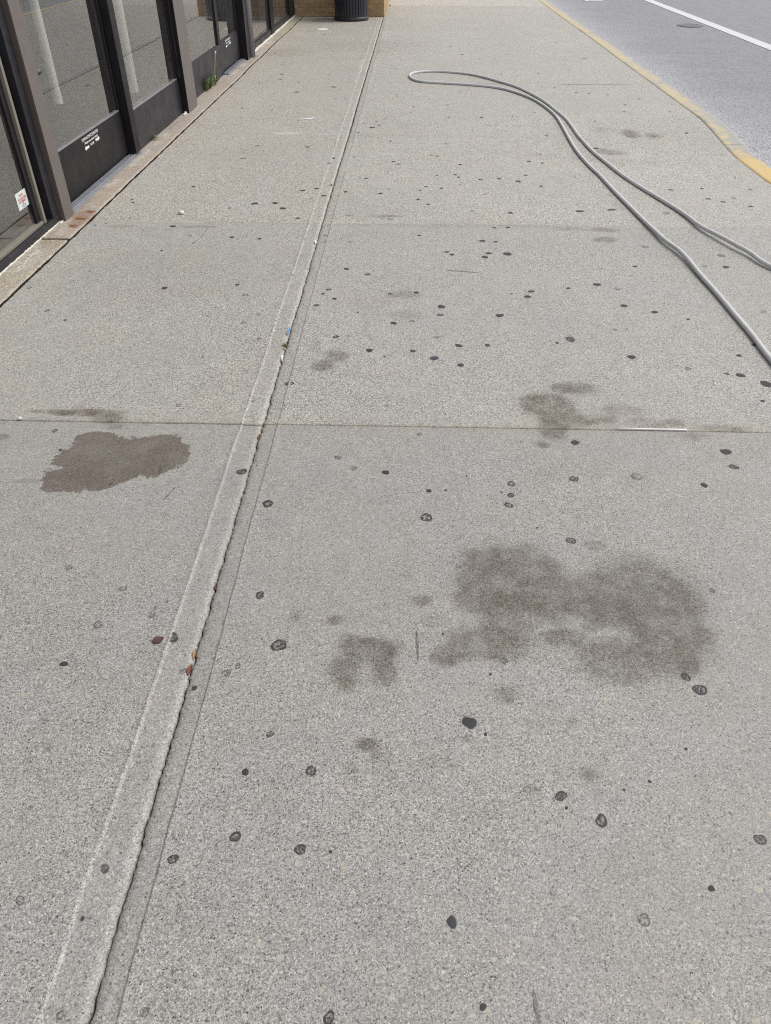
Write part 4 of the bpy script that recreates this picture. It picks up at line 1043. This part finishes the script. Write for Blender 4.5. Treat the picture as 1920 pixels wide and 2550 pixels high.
for k in range(14):
    leaf_obj(wd2, (0.002, rl.uniform(-0.06, 0.05), 0), (rl.uniform(0.3, 0.9), rl.uniform(-0.6, 0.6), rl.uniform(0.2, 0.8)), rl.uniform(0.05, 0.09), 0.011, M['leaf_green'] if k % 3 else M['leaf_pale'], 0.3)
wd3 = empty('weed'); wd3.location = (float(CRACK_X + wander(3.10)), 3.10, -0.008)
tag(wd3, 'tiny olive weed sprouting from the crack below the blue scrap', 'weed')
for k in range(9):
    leaf_obj(wd3, (rl.uniform(-0.004, 0.004), rl.uniform(-0.03, 0.03), 0), (rl.uniform(-0.9, 0.5), rl.uniform(-0.6, 0.8), rl.uniform(0.4, 1.0)), rl.uniform(0.018, 0.034), rl.uniform(0.008, 0.014), M['leaf_green'] if k % 3 else M['dry_tan'], 0.2)

# ------------------------------------------------------------------ small litter
def crumple(name, mat, L, W, H, seed, loc, rz, label, cat):
    """a small crumpled, curled scrap with thickness"""
    r = random.Random(seed); n, m_ = 9, 6
    V, F = [], []
    for lay in (0, 1):
        for i in range(n):
            for j in range(m_):
                u = i / (n - 1) - 0.5; v = j / (m_ - 1) - 0.5
                w = max(math.sqrt(max(1 - (2 * u) ** 2, 0)), 0.15)
                rr = random.Random(seed * 977 + i * 31 + j)
                z = H * (0.45 + 1.1 * (2 * v) ** 2 * w) + rr.uniform(-0.3, 0.3) * H
                V.append((v * W * w + rr.uniform(-.05, .05) * W, u * L, z - lay * 0.0006))
    N = n * m_
    for i in range(n - 1):
        for j in range(m_ - 1):
            a = i * m_ + j
            F.append((a, a + 1, a + m_ + 1, a + m_)); F.append((N + a, N + a + m_, N + a + m_ + 1, N + a + 1))
    rim = [j for j in range(m_)] + [i * m_ + m_ - 1 for i in range(1, n)] + [(n - 1) * m_ + j for j in range(m_ - 2, -1, -1)] + [i * m_ for i in range(n - 2, 0, -1)]
    for a, b in zip(rim, rim[1:] + rim[:1]): F.append((a, N + a, N + b, b))
    o = link(name, mesh_from(name, V, F, True), mat)
    o.location = loc; o.rotation_euler = (0, 0, rz)
    return tag(o, label, cat)
cx = lambda y: float(CRACK_X + wander(y))
crumple('dry_leaf', M['dry_tan'], 0.034, 0.009, 0.005, 3, (cx(1.287) - 0.001, 1.287, -0.009), 0.05, 'curled tan dry leaf caught in the long pavement crack', 'leaf')
crumple('dry_leaf', M['dry_red'], 0.036, 0.011, 0.006, 4, (cx(1.234) - 0.003, 1.234, -0.009), -0.1, 'crumpled rust red dry leaf in the crack just below the tan one', 'leaf')
crumple('dry_leaf', M['dry_red'], 0.018, 0.007, 0.004, 5, (cx(1.541), 1.541, -0.009), 0.4, 'tiny dark red leaf fragment in the crack above the tan leaf', 'leaf')
crumple('dry_leaf', M['dry_red'], 0.036, 0.009, 0.004, 6, (cx(2.345), 2.345, -0.006), 0.0, 'rusty leaf scrap in the crack just before the cross joint', 'leaf')
crumple('plastic_scrap', M['blue_film'], 0.075, 0.012, 0.006, 7, (cx(3.245) - 0.006, 3.245, -0.003), 0.0, 'bright blue plastic scrap wedged in the long crack', 'litter')
crumple('paper_scrap', M['white_film'], 0.060, 0.010, 0.006, 8, (cx(2.978), 2.978, -0.004), 0.1, 'crumpled white scrap in the crack just below the tiny weed', 'litter')
crumple('paper_scrap', M['white_film'], 0.060, 0.016, 0.006, 9, (cx(4.46) - 0.004, 4.46, -0.003), 0.1, 'small white scrap on the crack before the second cross joint', 'litter')

# maroon petal lying flat
V, F = [], []
for k in range(14):
    t = k / 13; u = (t - 0.5) * 0.034
    w = 0.0125 * math.sin(math.pi * min(max(t, 0.02), 0.98)) ** 0.75
    for s in (-1, 0, 1): V.append((u, s * w, 0.0015 + 0.0022 * abs(s) + 0.0015 * math.sin(t * 5)))
for k in range(13):
    for s in range(2):
        a = 3 * k + s; F.append((a, a + 3, a + 4, a + 1))
n = len(V); V += [(x, y, z - 0.0008) for x, y, z in V]; F += [tuple(n + i for i in reversed(f)) for f in F]
pet = link('petal', mesh_from('petal', V, F, True), M['maroon'])
pet.location = (-0.664, 1.327, 0.0); pet.rotation_euler = (0, 0, 0.62)
tag(pet, 'flat dark maroon petal beside a worn gum spot left of the crack', 'petal')

def pebble(loc, r, seed, label):
    rr = random.Random(seed); bm = bmesh.new(); bmesh.ops.create_icosphere(bm, subdivisions=2, radius=r)
    for v in bm.verts: v.co *= rr.uniform(0.85, 1.12); v.co.z *= 0.6
    me = bpy.data.meshes.new('pebble'); bm.to_mesh(me); bm.free()
    o = link('pebble', me, M['pebble']); o.location = (loc[0], loc[1], r * 0.5)
    return tag(o, label, 'pebble')
pebble((-1.511, 2.436), 0.009, 1, 'small white pebble in the cross joint above the dark wet stain')
pebble((-1.496, 4.963), 0.020, 2, 'white pebble on the pavement near the foot of the nearest brown post')
pebble((-0.47, 18.6), 0.035, 3, 'white pebble on the pavement past the corner of the brick pier')

stick = MB().tube([(0.809, 2.4325, 0.003), (0.90, 2.434, 0.0035), (1.00, 2.4335, 0.0035), (1.080, 2.4345, 0.003)], 0.0034, 8).build('plastic_stick', M['white_plastic'], None, True)
tag(stick, 'thin straight white plastic stick lying along the cross joint', 'litter')
fib = MB().tube([(-1.075, 7.76, 0.005), (-1.0, 7.80, 0.006), (-0.93, 7.85, 0.005)], 0.005, 8).build('plastic_straw', M['white_plastic'], None, True)
tag(fib, 'short white straw on the far pavement left of the crack', 'litter')

V, F = [(0, 0, 0.006)], []
for ring, z in ((0.6, 0.006), (0.9, 0.005), (1.0, 0.0015)):
    for k in range(28):
        q = 2 * math.pi * k / 28; m_ = 1 + 0.03 * math.sin(3 * q)
        V.append((0.098 * ring * m_ * math.cos(q), 0.088 * ring * m_ * math.sin(q), z))
for k in range(28): F.append((0, 1 + k, 1 + (k + 1) % 28))
for i in range(2):
    for k in range(28):
        a = 1 + 28 * i + k; b = 1 + 28 * i + (k + 1) % 28; F.append((a, a + 28, b + 28, b))
lid = link('paper_plate', mesh_from('paper_plate', V, F, True), M['white_film'])
lid.location = (-1.51, 14.66, 0.0005)
tag(lid, 'flat round white disc lying on the pavement in front of the bin', 'litter')
